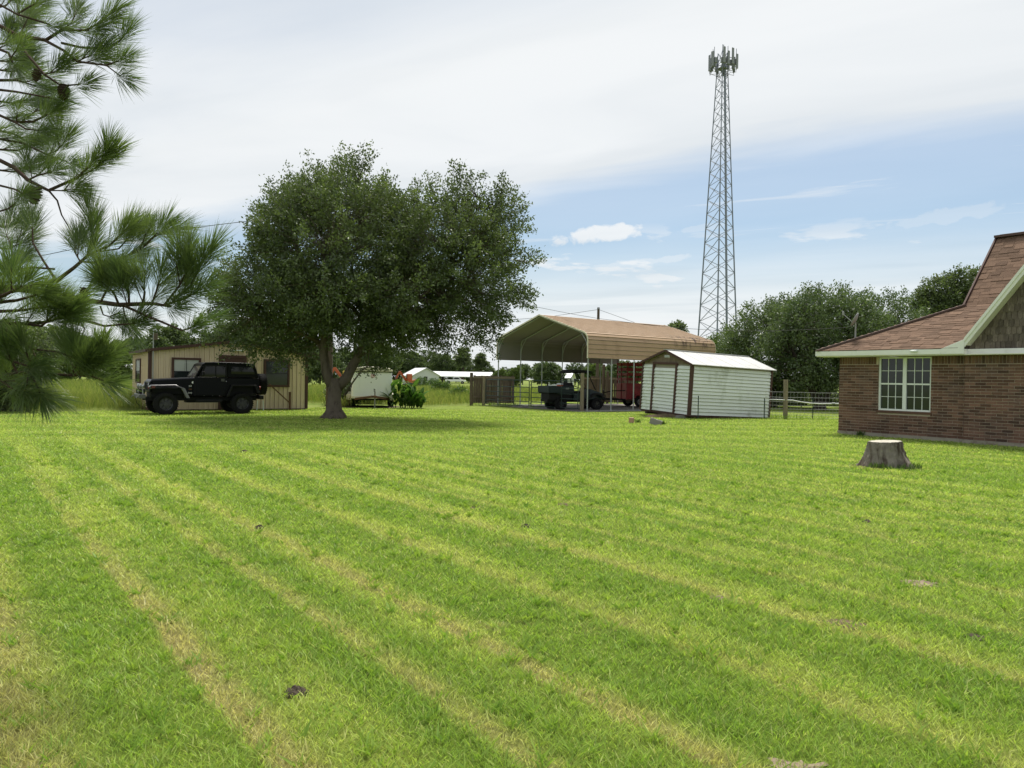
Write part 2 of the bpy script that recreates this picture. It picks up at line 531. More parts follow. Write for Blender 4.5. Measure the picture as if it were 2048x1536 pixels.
mat('steel', (0.22, 0.22, 0.22), 0.45, 0.6, var=0.15, vs=12)
mat('white_panel', (0.80, 0.82, 0.78), 0.4, var=0.04, vs=2, col2=(0.58, 0.60, 0.52), c2s=1.6, c2at=(0.52, 0.8), c2map=(1, 1, .25))
mat('cream', (0.70, 0.66, 0.50), 0.45, var=0.06, vs=3, col2=(0.50, 0.46, 0.33), c2s=4)
mat('rust', (0.13, 0.065, 0.035), 0.85, var=0.25, vs=12, col2=(0.06, 0.035, 0.025), c2s=8)
mat('carport_tan', (0.40, 0.275, 0.170), 0.55, var=0.08, vs=1.5, col2=(0.30, 0.195, 0.115), c2s=1.3, c2at=(0.52, 0.78), spec=0.4)
mat('galv', (0.36, 0.38, 0.38), 0.45, 0.5, var=0.12, vs=8)
mat('gate_green', (0.030, 0.052, 0.046), 0.5, var=0.12, vs=10)
mat('wood_grey', (0.165, 0.130, 0.098), 0.9, var=0.22, vs=5, col2=(0.085, 0.066, 0.05), c2s=6, c2map=(4, 4, .4), bump=0.4, bs=20, bmap=(3, 3, .2), objvar=0.22, spec=0.1)
mat('post_wood', (0.265, 0.225, 0.155), 0.9, var=0.2, vs=6, col2=(0.15, 0.125, 0.085), c2s=5, c2map=(4, 4, .4), bump=0.4, bs=20, bmap=(3, 3, .2), spec=0.1)
mat('pole_wood', (0.10, 0.075, 0.06), 0.95, var=0.2, vs=6)
mat('shed_white', (0.72, 0.76, 0.73), 0.42, var=0.05, vs=2, col2=(0.50, 0.54, 0.46), c2s=1.7, c2at=(0.52, 0.75), c2map=(1, 1, .5), objvar=0.035)
mat('shed_roof', (0.50, 0.50, 0.485), 0.5, var=0.06, vs=3, col2=(0.42, 0.415, 0.39), c2s=2.5)
mat('utv_green', (0.008, 0.019, 0.022), 0.45, var=0.1, spec=0.4)
mat('trailer_red', (0.235, 0.014, 0.020), 0.5, var=0.12, vs=5, col2=(0.14, 0.012, 0.014), c2s=3)
mat('white_decal', (0.72, 0.72, 0.72), 0.5, var=0.03)
mat('red_decal', (0.42, 0.07, 0.06), 0.5, var=0.03)
mat('orange_paint', (0.48, 0.115, 0.045), 0.45, var=0.12, vs=3)
mat('yellow_paint', (0.50, 0.36, 0.05), 0.45, var=0.1)
mat('bark', (0.135, 0.112, 0.088), 0.95, var=0.22, vs=5, col2=(0.075, 0.062, 0.05), c2s=9, c2map=(1, 1, .25), bump=0.9, bs=16, bmap=(1, 1, .22), spec=0.08)
mat('dark_bark', (0.062, 0.050, 0.042), 0.95, var=0.2, vs=6, bump=0.6, bs=20, spec=0.08)
mat('pine_bark', (0.075, 0.052, 0.042), 0.95, var=0.3, vs=12, bump=0.8, bs=40, spec=0.08)
mat('cone', (0.060, 0.040, 0.030), 0.9, var=0.3, vs=40)
mat('stump_bark', (0.225, 0.200, 0.165), 0.95, var=0.3, vs=14, col2=(0.085, 0.066, 0.050), c2s=6.0, c2at=(.42, .62), c2map=(1, 1, .3), bump=1.0, bs=22, bmap=(1, 1, .2), spec=0.08)
mat('cut_wood', (0.47, 0.44, 0.36), 0.9, var=0.12, vs=10, col2=(0.33, 0.30, 0.24), c2s=6)
mat('pink_stone', (0.43, 0.27, 0.19), 0.9, var=0.12, vs=14)
mat('block_grey', (0.26, 0.245, 0.225), 0.95, var=0.15, vs=18, bump=0.4, bs=90)
mat('tower_steel', (0.20, 0.22, 0.265), 0.5, 0.35, var=0.06, vs=0.3)
mat('antenna', (0.22, 0.23, 0.25), 0.55, var=0.06, vs=0.5)
mat('cable', (0.10, 0.10, 0.105), 0.6, var=0.05)
mat('wire', (0.07, 0.07, 0.07), 0.7, 0.0, var=0.05)
mat('white_pipe', (0.75, 0.76, 0.74), 0.4, var=0.03)
mat('dish', (0.30, 0.30, 0.30), 0.5, var=0.06)
mat('far_roof', (0.66, 0.67, 0.66), 0.4, var=0.06, vs=.5)
mat('far_wall', (0.30, 0.27, 0.24), 0.8, var=0.1, vs=.6)
mat('far_brick', (0.20, 0.105, 0.075), 0.85, var=0.1, vs=.8)
mat('far_pale', (0.56, 0.58, 0.56), 0.7, var=0.05, vs=.6)
mat('far_dark', (0.045, 0.042, 0.04), 0.8, var=0.1)
mat('truck_white', (0.76, 0.77, 0.77), 0.3, var=0.03, spec=0.5)
leaf_mat('oak_leaf', (0.047, 0.070, 0.031), (0.158, 0.202, 0.080), 0.32, 0.04)
leaf_mat('grey_oak_leaf', (0.048, 0.080, 0.033), (0.150, 0.202, 0.082), 0.26, 0.05)
leaf_mat('wood_leaf', (0.048, 0.076, 0.030), (0.138, 0.185, 0.070), 0.28, 0.04)
leaf_mat('light_leaf', (0.062, 0.100, 0.026), (0.150, 0.205, 0.052), 0.32, 0.04)
leaf_mat('canna_leaf', (0.030, 0.080, 0.016), (0.088, 0.165, 0.035), 0.34, 0.012)
leaf_mat('pine_needle', (0.058, 0.102, 0.036), (0.162, 0.215, 0.072), 0.40, 0.06)
leaf_mat('field_grass', (0.105, 0.175, 0.034), (0.36, 0.35, 0.12), 0.42, 0.02)
leaf_mat('lawn_weed', (0.165, 0.290, 0.044), (0.33, 0.43, 0.09), 0.40, 0.015)
leaf_mat('weed', (0.045, 0.090, 0.020), (0.100, 0.160, 0.035), 0.34, 0.04)
# ------------------------------------------------------------------ ground
LAWN = [(-70, -30), (70, -30), (70, 75), (22, 75), (6, 52), (-1.0, 42.5), (-4.3, 36.4), (-7.6, 34.6), (-9.2, 33.2), (-12.5, 30.6), (-16.5, 26.6), (-24, 25.4), (-70, 22)]
mb = MB(); S = 2200
mb.add([(-S, -S, -0.006), (S, -S, -0.006), (S, S, -0.006), (-S, S, -0.006)], [(0, 1, 2, 3)])
tag(mb.build('ground', MATS['field']), 'flat grassy field running to the horizon', kind='structure')
mb = MB(); mb.add([(x, y, 0.0) for x, y in LAWN], [tuple(range(len(LAWN)))])
tag(mb.build('lawn', MATS['lawn']), 'mown green lawn with mower stripes', kind='structure')


def in_poly(x, y, poly):
    r = np.zeros(len(x), bool)
    j = len(poly) - 1
    for i in range(len(poly)):
        xi, yi = poly[i]; xj, yj = poly[j]
        c = ((yi > y) != (yj > y)) & (x < (xj - xi) * (y - yi) / (yj - yi + 1e-12) + xi)
        r ^= c
        j = i
    return r


def blades(x, y, h, w, lean, z0=0.0, yaw=None):
    """kite blades: base, two shoulders, tip"""
    n = len(x)
    yaw = rng.uniform(0, 2 * np.pi, n) if yaw is None else yaw
    la = rng.uniform(0, 2 * np.pi, n)
    lx, ly = np.cos(la) * lean, np.sin(la) * lean
    wx, wy = np.cos(yaw) * w / 2, np.sin(yaw) * w / 2
    V = np.empty((n, 4, 3), np.float32)
    V[:, 0] = np.stack([x, y, np.full(n, z0)], 1)
    V[:, 1] = np.stack([x + lx * .35 - wx, y + ly * .35 - wy, z0 + h * .5], 1)
    V[:, 2] = np.stack([x + lx, y + ly, z0 + h], 1)
    V[:, 3] = np.stack([x + lx * .35 + wx, y + ly * .35 + wy, z0 + h * .5], 1)
    F = np.arange(n * 4, dtype=np.int32).reshape(n, 4)
    return V.reshape(-1, 3), F


# bare or dark marks in the lawn: (x, y, radius x, radius y, kind)
BARE = [(1.14, 2.80, 0.15, 0.10, 'sand'), (3.13, 5.50, 0.17, 0.12, 'sand'), (1.45, 5.04, 0.07, 0.06, 'sand'), (2.10, 4.53, 0.15, 0.11, 'dirt'), (0.63, 8.70, 0.10, 0.15, 'dirt'), (-0.40, 8.4, 0.12, 0.16, 'dirt')]
CLODS = [(-0.99, 3.40, 0.070, 0.035), (-5.11, 13.9, 0.10, 0.05), (-2.44, 7.06, 0.05, 0.032), (2.79, 4.32, 0.075, 0.022), (0.17, 7.35, 0.06, 0.03), (3.9, 7.9, 0.06, 0.03)]
STUMP = (6.86, 13.28)


def lawn_blades():
    n = 1150000
    # distance drawn so that the density falls off with range
    D = np.exp(rng.uniform(np.log(1.7), np.log(34.0), n))
    keep = rng.random(n) < np.clip((D / 34.0) ** 0.28 * 1.0, 0, 1) * (0.42 + 0.58 * np.clip(D / 3.2, 0, 1))
    D = D[keep]; n = len(D)
    x = rng.uniform(-1, 1, n) * (0.76 * D + 0.9)
    y = D
    ok = in_poly(x, y, LAWN)
    for bx, by, rx, ry, k in BARE:
        q = ((x - bx) / rx) ** 2 + ((y - by) / ry) ** 2
        ok &= ~((q < 0.9) & (rng.random(n) < 0.62))
    for bx, by, r, hh in CLODS:
        ok &= ((x - bx) ** 2 + (y - by) ** 2) > (r * 0.55) ** 2
    ok &= ((x - STUMP[0]) ** 2 + (y - STUMP[1]) ** 2) > 0.24
    ok &= ~((y > 34.4) & (x > -1))
    x, y, D = x[ok], y[ok], D[ok]; n = len(x)
    h = rng.uniform(0.016, 0.042, n) * (1 + 0.25 * np.sin(x * 3.1 + y * 1.7) * np.cos(y * 2.3 - x))
    h *= np.clip(1.0 + (D - 6) * 0.012, 0.9, 1.15)
    cell = np.random.default_rng(3).random((64, 64)); ci = (np.floor(x / .11).astype(int)) % 64; cj = (np.floor(y / .11).astype(int)) % 64
    h *= 0.82 + 0.45 * cell[ci, cj]
    w = rng.uniform(0.0032, 0.0060, n) * np.clip((D / 3.2), 0.75, 9) ** 0.82
    V, F = blades(x, y, h, w, h * rng.uniform(0.35, 1.5, n))
    t = np.repeat(rng.random(n), 4)
    o = np_mesh('grass', V, F, MATS['blade'], tint=t)
    tag(o, 'short mown grass blades covering the lawn', 'grass', kind='stuff')


def field_blades():
    n = 170000
    D = 24 + 62 * rng.random(n) ** 1.7
    x = rng.uniform(-1, 1, n) * 0.5 * (0.80 * D + 6) - 0.36 * D
    ok = ~in_poly(x, D, LAWN)
    for (cx, cy, r) in ((-12.4, 33.5, 4.4), (-6.1, 35.8, 1.9)):
        ok &= (x - cx) ** 2 + (D - cy) ** 2 > r * r
    x, D = x[ok], D[ok]; n = len(x)
    pat = 0.5 + 0.5 * np.sin(x * .55 + 1.3 * np.sin(D * .21)) * np.cos(D * .33 + x * .1)
    h = rng.uniform(0.35, 0.85, n) * (0.65 + 0.5 * pat)
    w = rng.uniform(0.012, 0.030, n) * np.clip(D / 34, 0.8, 2.4)
    V, F = blades(x, D, h, w, h * rng.uniform(0.1, 0.5, n))
    t = np.clip(rng.random(n) * 0.6 + 0.4 * (1 - pat) * rng.random(n) + np.where(rng.random(n) > .93, .4, 0), 0, 1)
    o = np_mesh('tall_grass', V, F, MATS['field_grass'], tint=np.repeat(t, 4))
    tag(o, 'tall unmown yellow-green grass in the field behind the lawn', 'grass', kind='stuff')


def lawn_weeds():
    '''clover, dandelion leaves and coarse grass tufts that make the turf uneven'''
    n = 1900
    D = np.exp(rng.uniform(np.log(1.9), np.log(14.0), n)); x = rng.uniform(-1, 1, n) * (0.76 * D + .8)
    ok = in_poly(x, D, LAWN); x, D = x[ok], D[ok]; n = len(x)
    m = rng.integers(7, 22, n); k = np.repeat(np.arange(n), m); N = len(k)
    sp = rng.uniform(.015, .055, n)[k]
    r = sp * np.sqrt(rng.random(N)); a = rng.uniform(0, 6.283, N)
    sc = np.clip(D / 4, .8, 2.5)[k]
    h = rng.uniform(.03, .075, N); w = rng.uniform(.006, .013, N) * sc
    V, F = blades(x[k] + r * np.cos(a), D[k] + r * np.sin(a), h, w, h * rng.uniform(.5, 1.4, N))
    t = np.clip(rng.random(n)[k] * .7 + .4 * rng.random(N), 0, 1)
    tag(np_mesh('lawn_weeds', V, F, MATS['lawn_weed'], tint=np.repeat(t, 4)), 'scattered clover and coarse grass tufts in the lawn', 'weeds', kind='stuff')


lawn_blades()
lawn_weeds()
field_blades()


def lump(name, m, x, y, rx, ry, h, seed, n=14, rings=4, parent=None, rag=(0.78, 1.15)):
    """low uneven mound"""
    r = random.Random(seed)
    mb = MB(); vs = []; fs = []
    for i in range(rings):
        f = 1 - i / rings
        for k in range(n):
            a = 2 * math.pi * k / n
            q = f * r.uniform(*rag)
            vs.append((x + rx * q * math.cos(a), y + ry * q * math.sin(a), -0.01 if i == 0 else h * (1 - f ** 2) * r.uniform(0.7, 1.25)))
    vs.append((x, y, h * r.uniform(.8, 1.1)))
    for i in range(rings - 1):
        for k in range(n):
            fs.append((i * n + k, i * n + (k + 1) % n, (i + 1) * n + (k + 1) % n, (i + 1) * n + k))
    for k in range(n):
        fs.append(((rings - 1) * n + k, (rings - 1) * n + (k + 1) % n, rings * n))
    mb.add(vs, fs)
    return mb.build(name, m, parent)


BL = ['bare sandy patch at the bottom edge of the lawn', 'wide bare sandy patch on the lawn in front of the brick wall', 'small pale sandy patch in the middle of the lawn', 'brown bare scuff in the lawn near a sandy patch', 'faint brown bare scuff in the lawn halfway to the carport', 'faint brown bare scuff in a dry mower track']
for i, (x, y, rx, ry, k) in enumerate(BARE):
    tag(lump('bare_patch', MATS[k], x, y, rx, ry, 0.006 + 0.004 * (k == 'sand'), 40 + i, 30, 5, rag=(.45, 1.35)), BL[i], kind='structure')
CLB = ['dark crumbly dirt clod lying nearest in the lawn', 'small dark dirt clod on the lawn short of the large oak', 'dark dirt clod in the lawn beside a dry mower track', 'flat dark dirt clod on the lawn below the tree stump', 'thin dark dirt clod on the lawn in mid distance', 'small dark dirt clod on the lawn left of the brick wall']
for i, (x, y, r, hh) in enumerate(CLODS):
    tag(lump('dirt_clod', MATS['dark_dirt_and_shade'], x, y, r, r * 0.8, hh, 60 + i, 13, 5), CLB[i], 'dirt clod', 'dirt clods thrown up on the lawn')

# ------------------------------------------------------------------ tree stump
def stump():
    t = thing('tree_stump', (*STUMP, 0), 0, 'grey weathered tree stump with a pale flat cut top', 'stump')
    n, rings = 72, 16
    vs, fs = [], []
    r = random.Random(5)
    lob = [(0.1, .14), (1.7, .10), (2.95, .15), (3.7, .07), (4.35, .12), (5.55, .22)]
    bump = [r.uniform(-.02, .02) for _ in range(n)]
    for i in range(rings):
        f = i / (rings - 1)
        z = 0.47 * f
        for k in range(n):
            a = 2 * math.pi * k / n
            rr = 0.270 + 0.075 * (1 - f) + bump[k] * (1 - .3 * f)
            for la, s in lob:
                d = math.cos(a - la)
                rr += s * max(0, d) ** 14 * (1 - f) ** 2.6
            rr += 0.014 * math.sin(11 * a + 2 * f) + 0.010 * math.sin(23 * a + 5 * f) + r.uniform(-.010, .010)
            vs.append((rr * math.cos(a), rr * math.sin(a) * .95, z + (0.015 * math.cos(a) if i == rings - 1 else 0) - (0.02 if i == 0 else 0)))
    for i in range(rings - 1):
        for k in range(n):
            fs.append((i * n + k, i * n + (k + 1) % n, (i + 1) * n + (k + 1) % n, (i + 1) * n + k))
    mb = MB(); mb.add(vs, fs); mb.build('bark', MATS['stump_bark'], t, smooth=True)
    top = vs[-n:]
    mb = MB(); mb.add([(x * .985, y * .985, z + .006) for x, y, z in top] + [(x * .55, y * .55, z + .012) for x, y, z in top] + [(0, 0, .484)],
                      [(k, (k + 1) % n, n + (k + 1) % n, n + k) for k in range(n)] + [(n + k, n + (k + 1) % n, 2 * n) for k in range(n)])
    mb.build('cut_face', MATS['cut_wood'], t)
    tag(lump('earth_ring', MATS['dirt'], STUMP[0], STUMP[1], .66, .58, .03, 3, 22, 4), 'ring of bare brown earth round the stump', kind='structure')
    # weeds in front of it
    n = 260
    a = rng.uniform(-2.6, -.2, n); q = rng.uniform(.36, .60, n)
    V, F = blades(STUMP[0] + np.cos(a) * q, STUMP[1] + np.sin(a) * q, rng.uniform(.05, .15, n), rng.uniform(.010, .02, n), rng.uniform(.02, .07, n))
    tag(np_mesh('weeds', V, F, MATS['weed'], tint=np.repeat(rng.random(n), 4)), 'green weeds growing at the foot of the stump', 'weeds', kind='stuff')


stump()

# ------------------------------------------------------------------ brick house
def place(o, M):
    o.matrix_local = M
    return o


def house():
    rz = math.atan2(-0.799, 0.602)
    H = thing('brick_house', (9.9, 21.94, 0), rz, 'brown brick house with red-brown shingle roof and white trim', 'house')
    LB = 9.2                        # far end of the front
    BW, BH, PX, PZ = 0.244, 0.069, 0.254, 0.0794
    Z0, ZS, ZT = 0.108, 2.095, 2.318
    wx0, wx1, wz0 = 1.17, 2.61, 0.78
    # walls: mortar backing
    mb = MB()
    mb.box(0.004, wx0, 0.008, 0.25, Z0, ZT)
    mb.box(wx1, 3.5, 0.008, 0.25, Z0, ZT)
    mb.box(wx0, wx1, 0.008, 0.25, Z0, wz0)
    wallA = mb.build('wall', MATS['mortar'], H)
    mb = MB()
    mb.box(3.492, LB, -0.092, 0.25, Z0, ZT)
    mb.box(LB - .25, LB, 0.25, 10, Z0, ZT); mb.box(0, LB - .25, 9.75, 10, Z0, ZT); mb.box(0.004, .25, .25, 9.75, Z0, ZT)
    wallB = mb.build('wall', MATS['mortar'], H)
    mb = MB(); mb.box(-0.02, 3.46, -0.02, 10.02, -0.2, Z0); mb.box(3.46, LB + .02, -0.12, 10.03, -0.2, Z0 + .001)
    mb.build('foundation', MATS['slab'], H)
    full = MB().box(-BW / 2, BW / 2, 0, 0.03, -BH / 2, BH / 2).mesh('brick', MATS['brick'])
    sold = MB().box(-BH / 2, BH / 2, 0, 0.03, -.104, .104).mesh('brick', MATS['brick'])
    jobs = []                       # (wall, x0, x1, z0, z1, y)
    for wall, xa, xb, y0 in ((wallA, 0.0, 3.492, 0.0), (wallB, 3.484, LB, -0.1)):
        row = 0
        z = Z0 + 0.006
        while z + BH < ZS + .02:
            x = xa - (PX / 2 if row % 2 else 0.0)
            while x < xb:
                a, b = max(x, xa), min(x + BW, xb)
                segs = [(a, b)]
                if wall is wallA and z + BH > wz0 - .07:
                    segs = [s for s in ((a, min(b, wx0)), (max(a, wx1), b)) if s[1] - s[0] > .02]
                for s in segs:
                    if s[1] - s[0] > .02: jobs.append((wall, s[0], s[1], z, z + BH, y0, False))
                x += PX
            z += PZ; row += 1
        x = xa + .002
        while x + BH < xb:
            if not (wall is wallA and x + BH > wx0 and x < wx1):
                jobs.append((wall, x, x + BH, ZS + .01, ZS + .218, y0, True))
            x += PZ
    # nearest three hundred that the picture shows are single pieces
    jobs.sort(key=lambda j: abs(j[1] - 3.6) if j[1] < 4.85 else 50 + j[1])
    rest = {id(wallA): MB(), id(wallB): MB()}
    for i, (wall, a, b, c, d, y0, s) in enumerate(jobs):
        dy = rnd.uniform(-.003, .002)
        if i < 300:
            if s: me = sold
            elif b - a > BW - .002: me = full
            else: me = MB().box(-(b - a) / 2, (b - a) / 2, 0, .03, -BH / 2, BH / 2).mesh('brick', MATS['brick'])
            o = bpy.data.objects.new('brick', me); COL.objects.link(o); o.parent = wall
            o.location = ((a + b) / 2, y0 + dy, (c + d) / 2)
        else:
            rest[id(wall)].box(a, b, y0 + dy, y0 + .03, c, d)
    for w in (wallA, wallB):
        if rest[id(w)].v:
            tag(rest[id(w)].build('brickwork', MATS['brick'], w), kind='stuff')
    # window
    wn = bpy.data.objects.new('window', None); COL.objects.link(wn); wn.parent = H
    zt = ZT - .01
    yb = 0.075
    mb = MB()
    mb.box(wx0, wx0 + .05, .045, .12, wz0, zt); mb.box(wx1 - .05, wx1, .045, .12, wz0, zt)
    mb.box(wx0 + .05, wx1 - .05, .045, .12, wz0, wz0 + .05); mb.box(wx0 + .05, wx1 - .05, .045, .12, zt - .04, zt)
    mb.build('frame', MATS['frame_white'], wn, bevel=.004)
    xm = (wx0 + wx1) / 2
    MB().box(xm - .05, xm + .05, .040, .12, wz0 + .05, zt - .04).build('mullion', MATS['frame_white'], wn)
    zm = (wz0 + zt) / 2
    for xa, xb in ((wx0 + .05, xm - .05), (xm + .05, wx1 - .05)):
        MB().box(xa, xb, .055, .115, zm - .022, zm + .022).build('sash_rail', MATS['frame_white'], wn)
        for za, zb, yy in ((wz0 + .05, zm - .022, .088), (zm + .022, zt - .04, .080)):
            W3 = (xb - xa) / 3
            for k in (1, 2):
                MB().box(xa + k * W3 - .008, xa + k * W3 + .008, yy - .012, yy + .004, za, zb).build('muntin', MATS['frame_white'], wn)
            zc = (za + zb) / 2
            MB().box(xa, xb, yy - .0105, yy + .004, zc - .007, zc + .007).build('muntin', MATS['frame_white'], wn)
            for k in range(3):
                for z1, z2 in ((za, zc), (zc, zb)):
                    MB().box(xa + k * W3, xa + (k + 1) * W3, yy + .006, yy + .012, z1, z2).build('pane', MATS['window_glass'], wn)
    MB().box(wx0 - .3 + .3, wx1, .14, .2, wz0, zt).build('dark_room', MATS['far_dark'], wn)
    MB().box(wx0 - .03, wx1 + .03, -.03, .06, wz0 - .072, wz0 - .003).build('sill', MATS['brick'], wn)
    # eaves
    EZ, FB, k1, r1 = 2.49, 2.35, 2.95, 0.475
    EY = -.45
    XK, YK, ZK = -.5 + k1, EY + k1, EZ + k1 * r1
    YR, ZR = YK + 2.3, ZK + 2.31
    gx0, gz0, gx1, gz1 = 3.585, 2.73, 6.15, 6.2
    fas = MB()
    fas.box(-.5, 3.02, EY, EY + .03, FB, EZ)
    fas.prism([(3.02, FB), (gx0, FB), (gx0, gz0), (3.02, EZ)], EY - .002, EY + .03)
    fas.box(-.53, -.5, EY, 10.2, FB, EZ)
    fas.box(2 * gx1 - 3.02, LB + .5, EY, EY + .03, FB, EZ)
    fas.build('fascia', MATS['trim_white'], H, bevel=.005)
    MB().box(-.5, LB + .4, EY + .03, 0.0, FB - .025, FB - .002).build('soffit', MATS['soffit'], H)
    # gable
    gb = bpy.data.objects.new('gable', None); COL.objects.link(gb); gb.parent = H
    gxr = 2 * gx1 - gx0
    MB().prism([(gx0 - .25, FB), (gxr + .25, FB), (gxr, gz0), (gx1, gz1 - .15), (gx0, gz0)], -.06, .0).build('gable_wall', MATS['scallop'], gb)
    MB().box(gx0 - .02, gxr, -.17, -.06, FB - .002, FB + .135).build('frieze_board', MATS['trim_white'], gb, bevel=.004)
    sl = (gz1 - gz0) / (gx1 - gx0)
    for sgn in (1, -1):
        def X(x): return x if sgn > 0 else 2 * gx1 - x
        mb = MB()
        P = [(X(gx0), gz0), (X(gx1), gz1), (X(gx1), gz1 - .20), (X(gx0), gz0 - .20)]
        mb.prism(P, EY + .02, EY + .06)
        mb.prism([(X(gx0), gz0 + .03), (X(gx1), gz1 + .03), (X(gx1), gz1 - .07), (X(gx0), gz0 - .07)], EY - .015, EY + .018)
        mb.prism([(X(gx0), gz0 - .25), (X(gx0) , FB), (X(gx0 - .06), FB), (X(gx0 - .06), gz0 - .28)], EY + .03, -.06)
        mb.build('rake_board', MATS['trim_white'], gb)
        MB().prism([(X(gx0 + .02), gz0 - .13), (X(gx1), gz1 - .16), (X(gx1), gz1 - .185), (X(gx0 + .02), gz0 - .155)], EY + .06, -.06).build('rake_soffit', MATS['soffit'], gb)
        mb = MB()
        xd = gx0 + (ZK - gz0) / sl
        mb.add([(X(gx0), EY - .01, gz0 + .035), (X(gx1), EY - .01, gz1 + .035), (X(gx1), YR, gz1 + .035), (X(xd), YK, ZK + .035), (X(gx0), EY + (gz0 - EZ) / r1, gz0 + .035)], [(0, 1, 2, 3, 4)])
        mb.build('gable_roof', MATS['shingle'], gb)
    # scalloped wall shingles
    sw, sh, ex = 0.118, 0.26, 0.185
    pts = [(-sw / 2 * .96, sh), (-sw / 2 * .96, .045)] + [(sw / 2 * .96 * -math.cos(a), .045 - .045 * math.sin(a)) for a in [math.pi * k / 6 for k in range(1, 6)]] + [(sw / 2 * .96, .045), (sw / 2 * .96, sh)]
    n = len(pts)
    mb = MB()
    mb.add([(x, -.020 + .016 * (z / sh), z) for x, z in pts] + [(x, -.004 + .010 * (z / sh) , z) for x, z in pts],
           [tuple(range(n)), tuple(range(n, 2 * n))[::-1]] + [(i, (i + 1) % n, n + (i + 1) % n, n + i) for i in range(n)])
    sme = mb.mesh('wall_shingle', MATS['scallop'])
    row = 0; z = FB + .125
    cnt = 0
    while z < 5.9:
        x = gx0 - .3 + (sw / 2 if row % 2 else 0)
        while x < gxr + .3:
            lim = gz0 + sl * (min(x, 2 * gx1 - x) - gx0) - .22
            if z + .05 < lim and x < 5.6:
                o = bpy.data.objects.new('wall_shingle', sme); COL.objects.link(o); o.parent = gb
                o.location = (x + rnd.uniform(-.006, .006), -.064 - .002 * rnd.random(), z + rnd.uniform(-.008, .008))
                o.rotation_euler = (0, rnd.uniform(-.03, .03), 0)
                o.scale = (rnd.uniform(.9, 1.02), rnd.uniform(.8, 1.3), 1)
                cnt += 1
            x += sw
        z += ex; row += 1
    # main roof
    roof = bpy.data.objects.new('roof', None); COL.objects.link(roof); roof.parent = H
    XE = LB + .5
    YB = 2 * YR - EY; YKB = 2 * YR - YK
    mb = MB()
    A = [(-.5, EY, EZ), (XE, EY, EZ), (XE, YK, ZK), (XK, YK, ZK), (XE, YR, ZR), (XK, YR, ZR), (-.5, YB, EZ), (XE, YB, EZ), (XE, YKB, ZK), (XK, YKB, ZK)]
    mb.add(A, [(6, 9, 8, 7), (9, 5, 4, 8), (0, 3, 9, 6), (3, 5, 9)])
    xv = gx0 + (ZK - gz0) / sl
    yv = EY + (gz0 - EZ) / r1
    for sg in (0, 1):
        X = (lambda x: x) if sg == 0 else (lambda x: 2 * gx1 - x)
        xo, xk = (-.5, XK) if sg == 0 else (2 * gx1 - XE, 2 * gx1 - XE)
        mb.add([(X(xo), EY, EZ), (X(3.02), EY, EZ), (X(gx0), yv, gz0), (X(xv), YK, ZK), (X(xk), YK, ZK)], [(0, 1, 2, 3, 4)])
        mb.add([(X(xk), YK, ZK), (X(xv), YK, ZK), (X(gx1), YR, ZR), (X(xk), YR, ZR)], [(0, 1, 2, 3)])
    mb.build('roof_deck', MATS['deck'], roof)
    items = []
    for part, (y0, z0, rise, run, x_at) in enumerate(((EY, EZ, k1 * r1, k1, lambda f: -.5 + f * k1), (YK, ZK, 2.31, 2.3, lambda f: XK))):
        Ls = math.hypot(rise, run); ang = math.atan2(rise, run)
        nrow = int(Ls / .142)
        e = Ls / nrow
        for i in range(nrow):
            f = i / nrow
            y, z = y0 + run * f, z0 + rise * f
            zv = z + .12
            xv = (3.02 + max(0, zv - EZ) / .24 * .565) if zv < gz0 else gx0 + (zv - gz0) / sl
            x = x_at(f) + .03
            x += 0
            first = True
            while x < min(xv + .02, XE):
                wd = rnd.choice((.24, .30, .36)) if not first else rnd.choice((.14, .24, .30))
                first = False
                items.append((x, wd, y, z, ang, e, part))
                x += wd
    metas = {}
    def smesh(wd, th):
        k = (round(wd, 2), th)
        if k not in metas:
            metas[k] = MB().hexa([(0, 0, 0), (wd - .006, 0, 0), (wd - .006, .30, -.004), (0, .30, -.004), (0, 0, th), (wd - .006, 0, th), (wd - .006, .30, .004), (0, .30, .004)]).mesh('shingle', MATS['shingle'])
        return metas[k]
    items.sort(key=lambda q: (q[0] > 5.2, q[2] + .15 * abs(q[0] - 2)))
    rest = MB()
    for i, (x, wd, y, z, ang, e, part) in enumerate(items):
        th = rnd.choice((.010, .012, .020))
        M = Matrix.Translation((x, y + rnd.uniform(-.004, .004), z + .006)) @ Matrix.Rotation(ang, 4, 'X')
        if i < 300:
            o = bpy.data.objects.new('shingle', smesh(wd, th)); COL.objects.link(o); o.parent = roof
            o.matrix_local = M
        else:
            rest.hexa([M @ Vector(q) for q in [(0, 0, 0), (wd - .006, 0, 0), (wd - .006, .30, -.004), (0, .30, -.004), (0, 0, th), (wd - .006, 0, th), (wd - .006, .30, .004), (0, .30, .004)]])
    tag(rest.build('shingling', MATS['shingle'], roof), kind='stuff')
    mb = MB(); mb.bar((-.5, EY, EZ + .02), (XK, YK, ZK + .03), .22, .05); mb.build('hip_cap', MATS['ridge_cap'], roof)
    mb = MB(); mb.bar((XK - .05, YR, ZR + .03), (XE, YR, ZR + .03), .28, .07); mb.build('ridge_cap', MATS['ridge_cap'], roof)
    mb = MB(); mb.bar((XK - .02, YK - .05, ZK - .02), (XK - .02, YR, ZR + .01), .05, .09); mb.build('gable_edge', MATS['brown_trim'], roof)
    # security camera under the eave edge
    sc = thing('security_camera', (0, 0, 0), 0, 'small white security camera on the house fascia above the window', 'camera')
    sc.matrix_world = H.matrix_basis @ Matrix.Translation((2.42, EY - .004, 2.455))
    MB().lathe([(.035, 0), (.035, -.015)], axis='y', n=12).build('mount', MATS['frame_white'], sc)
    MB().tube([(0, -.015, 0), (-.03, -.06, -.01)], .012, 6).build('arm', MATS['frame_white'], sc)
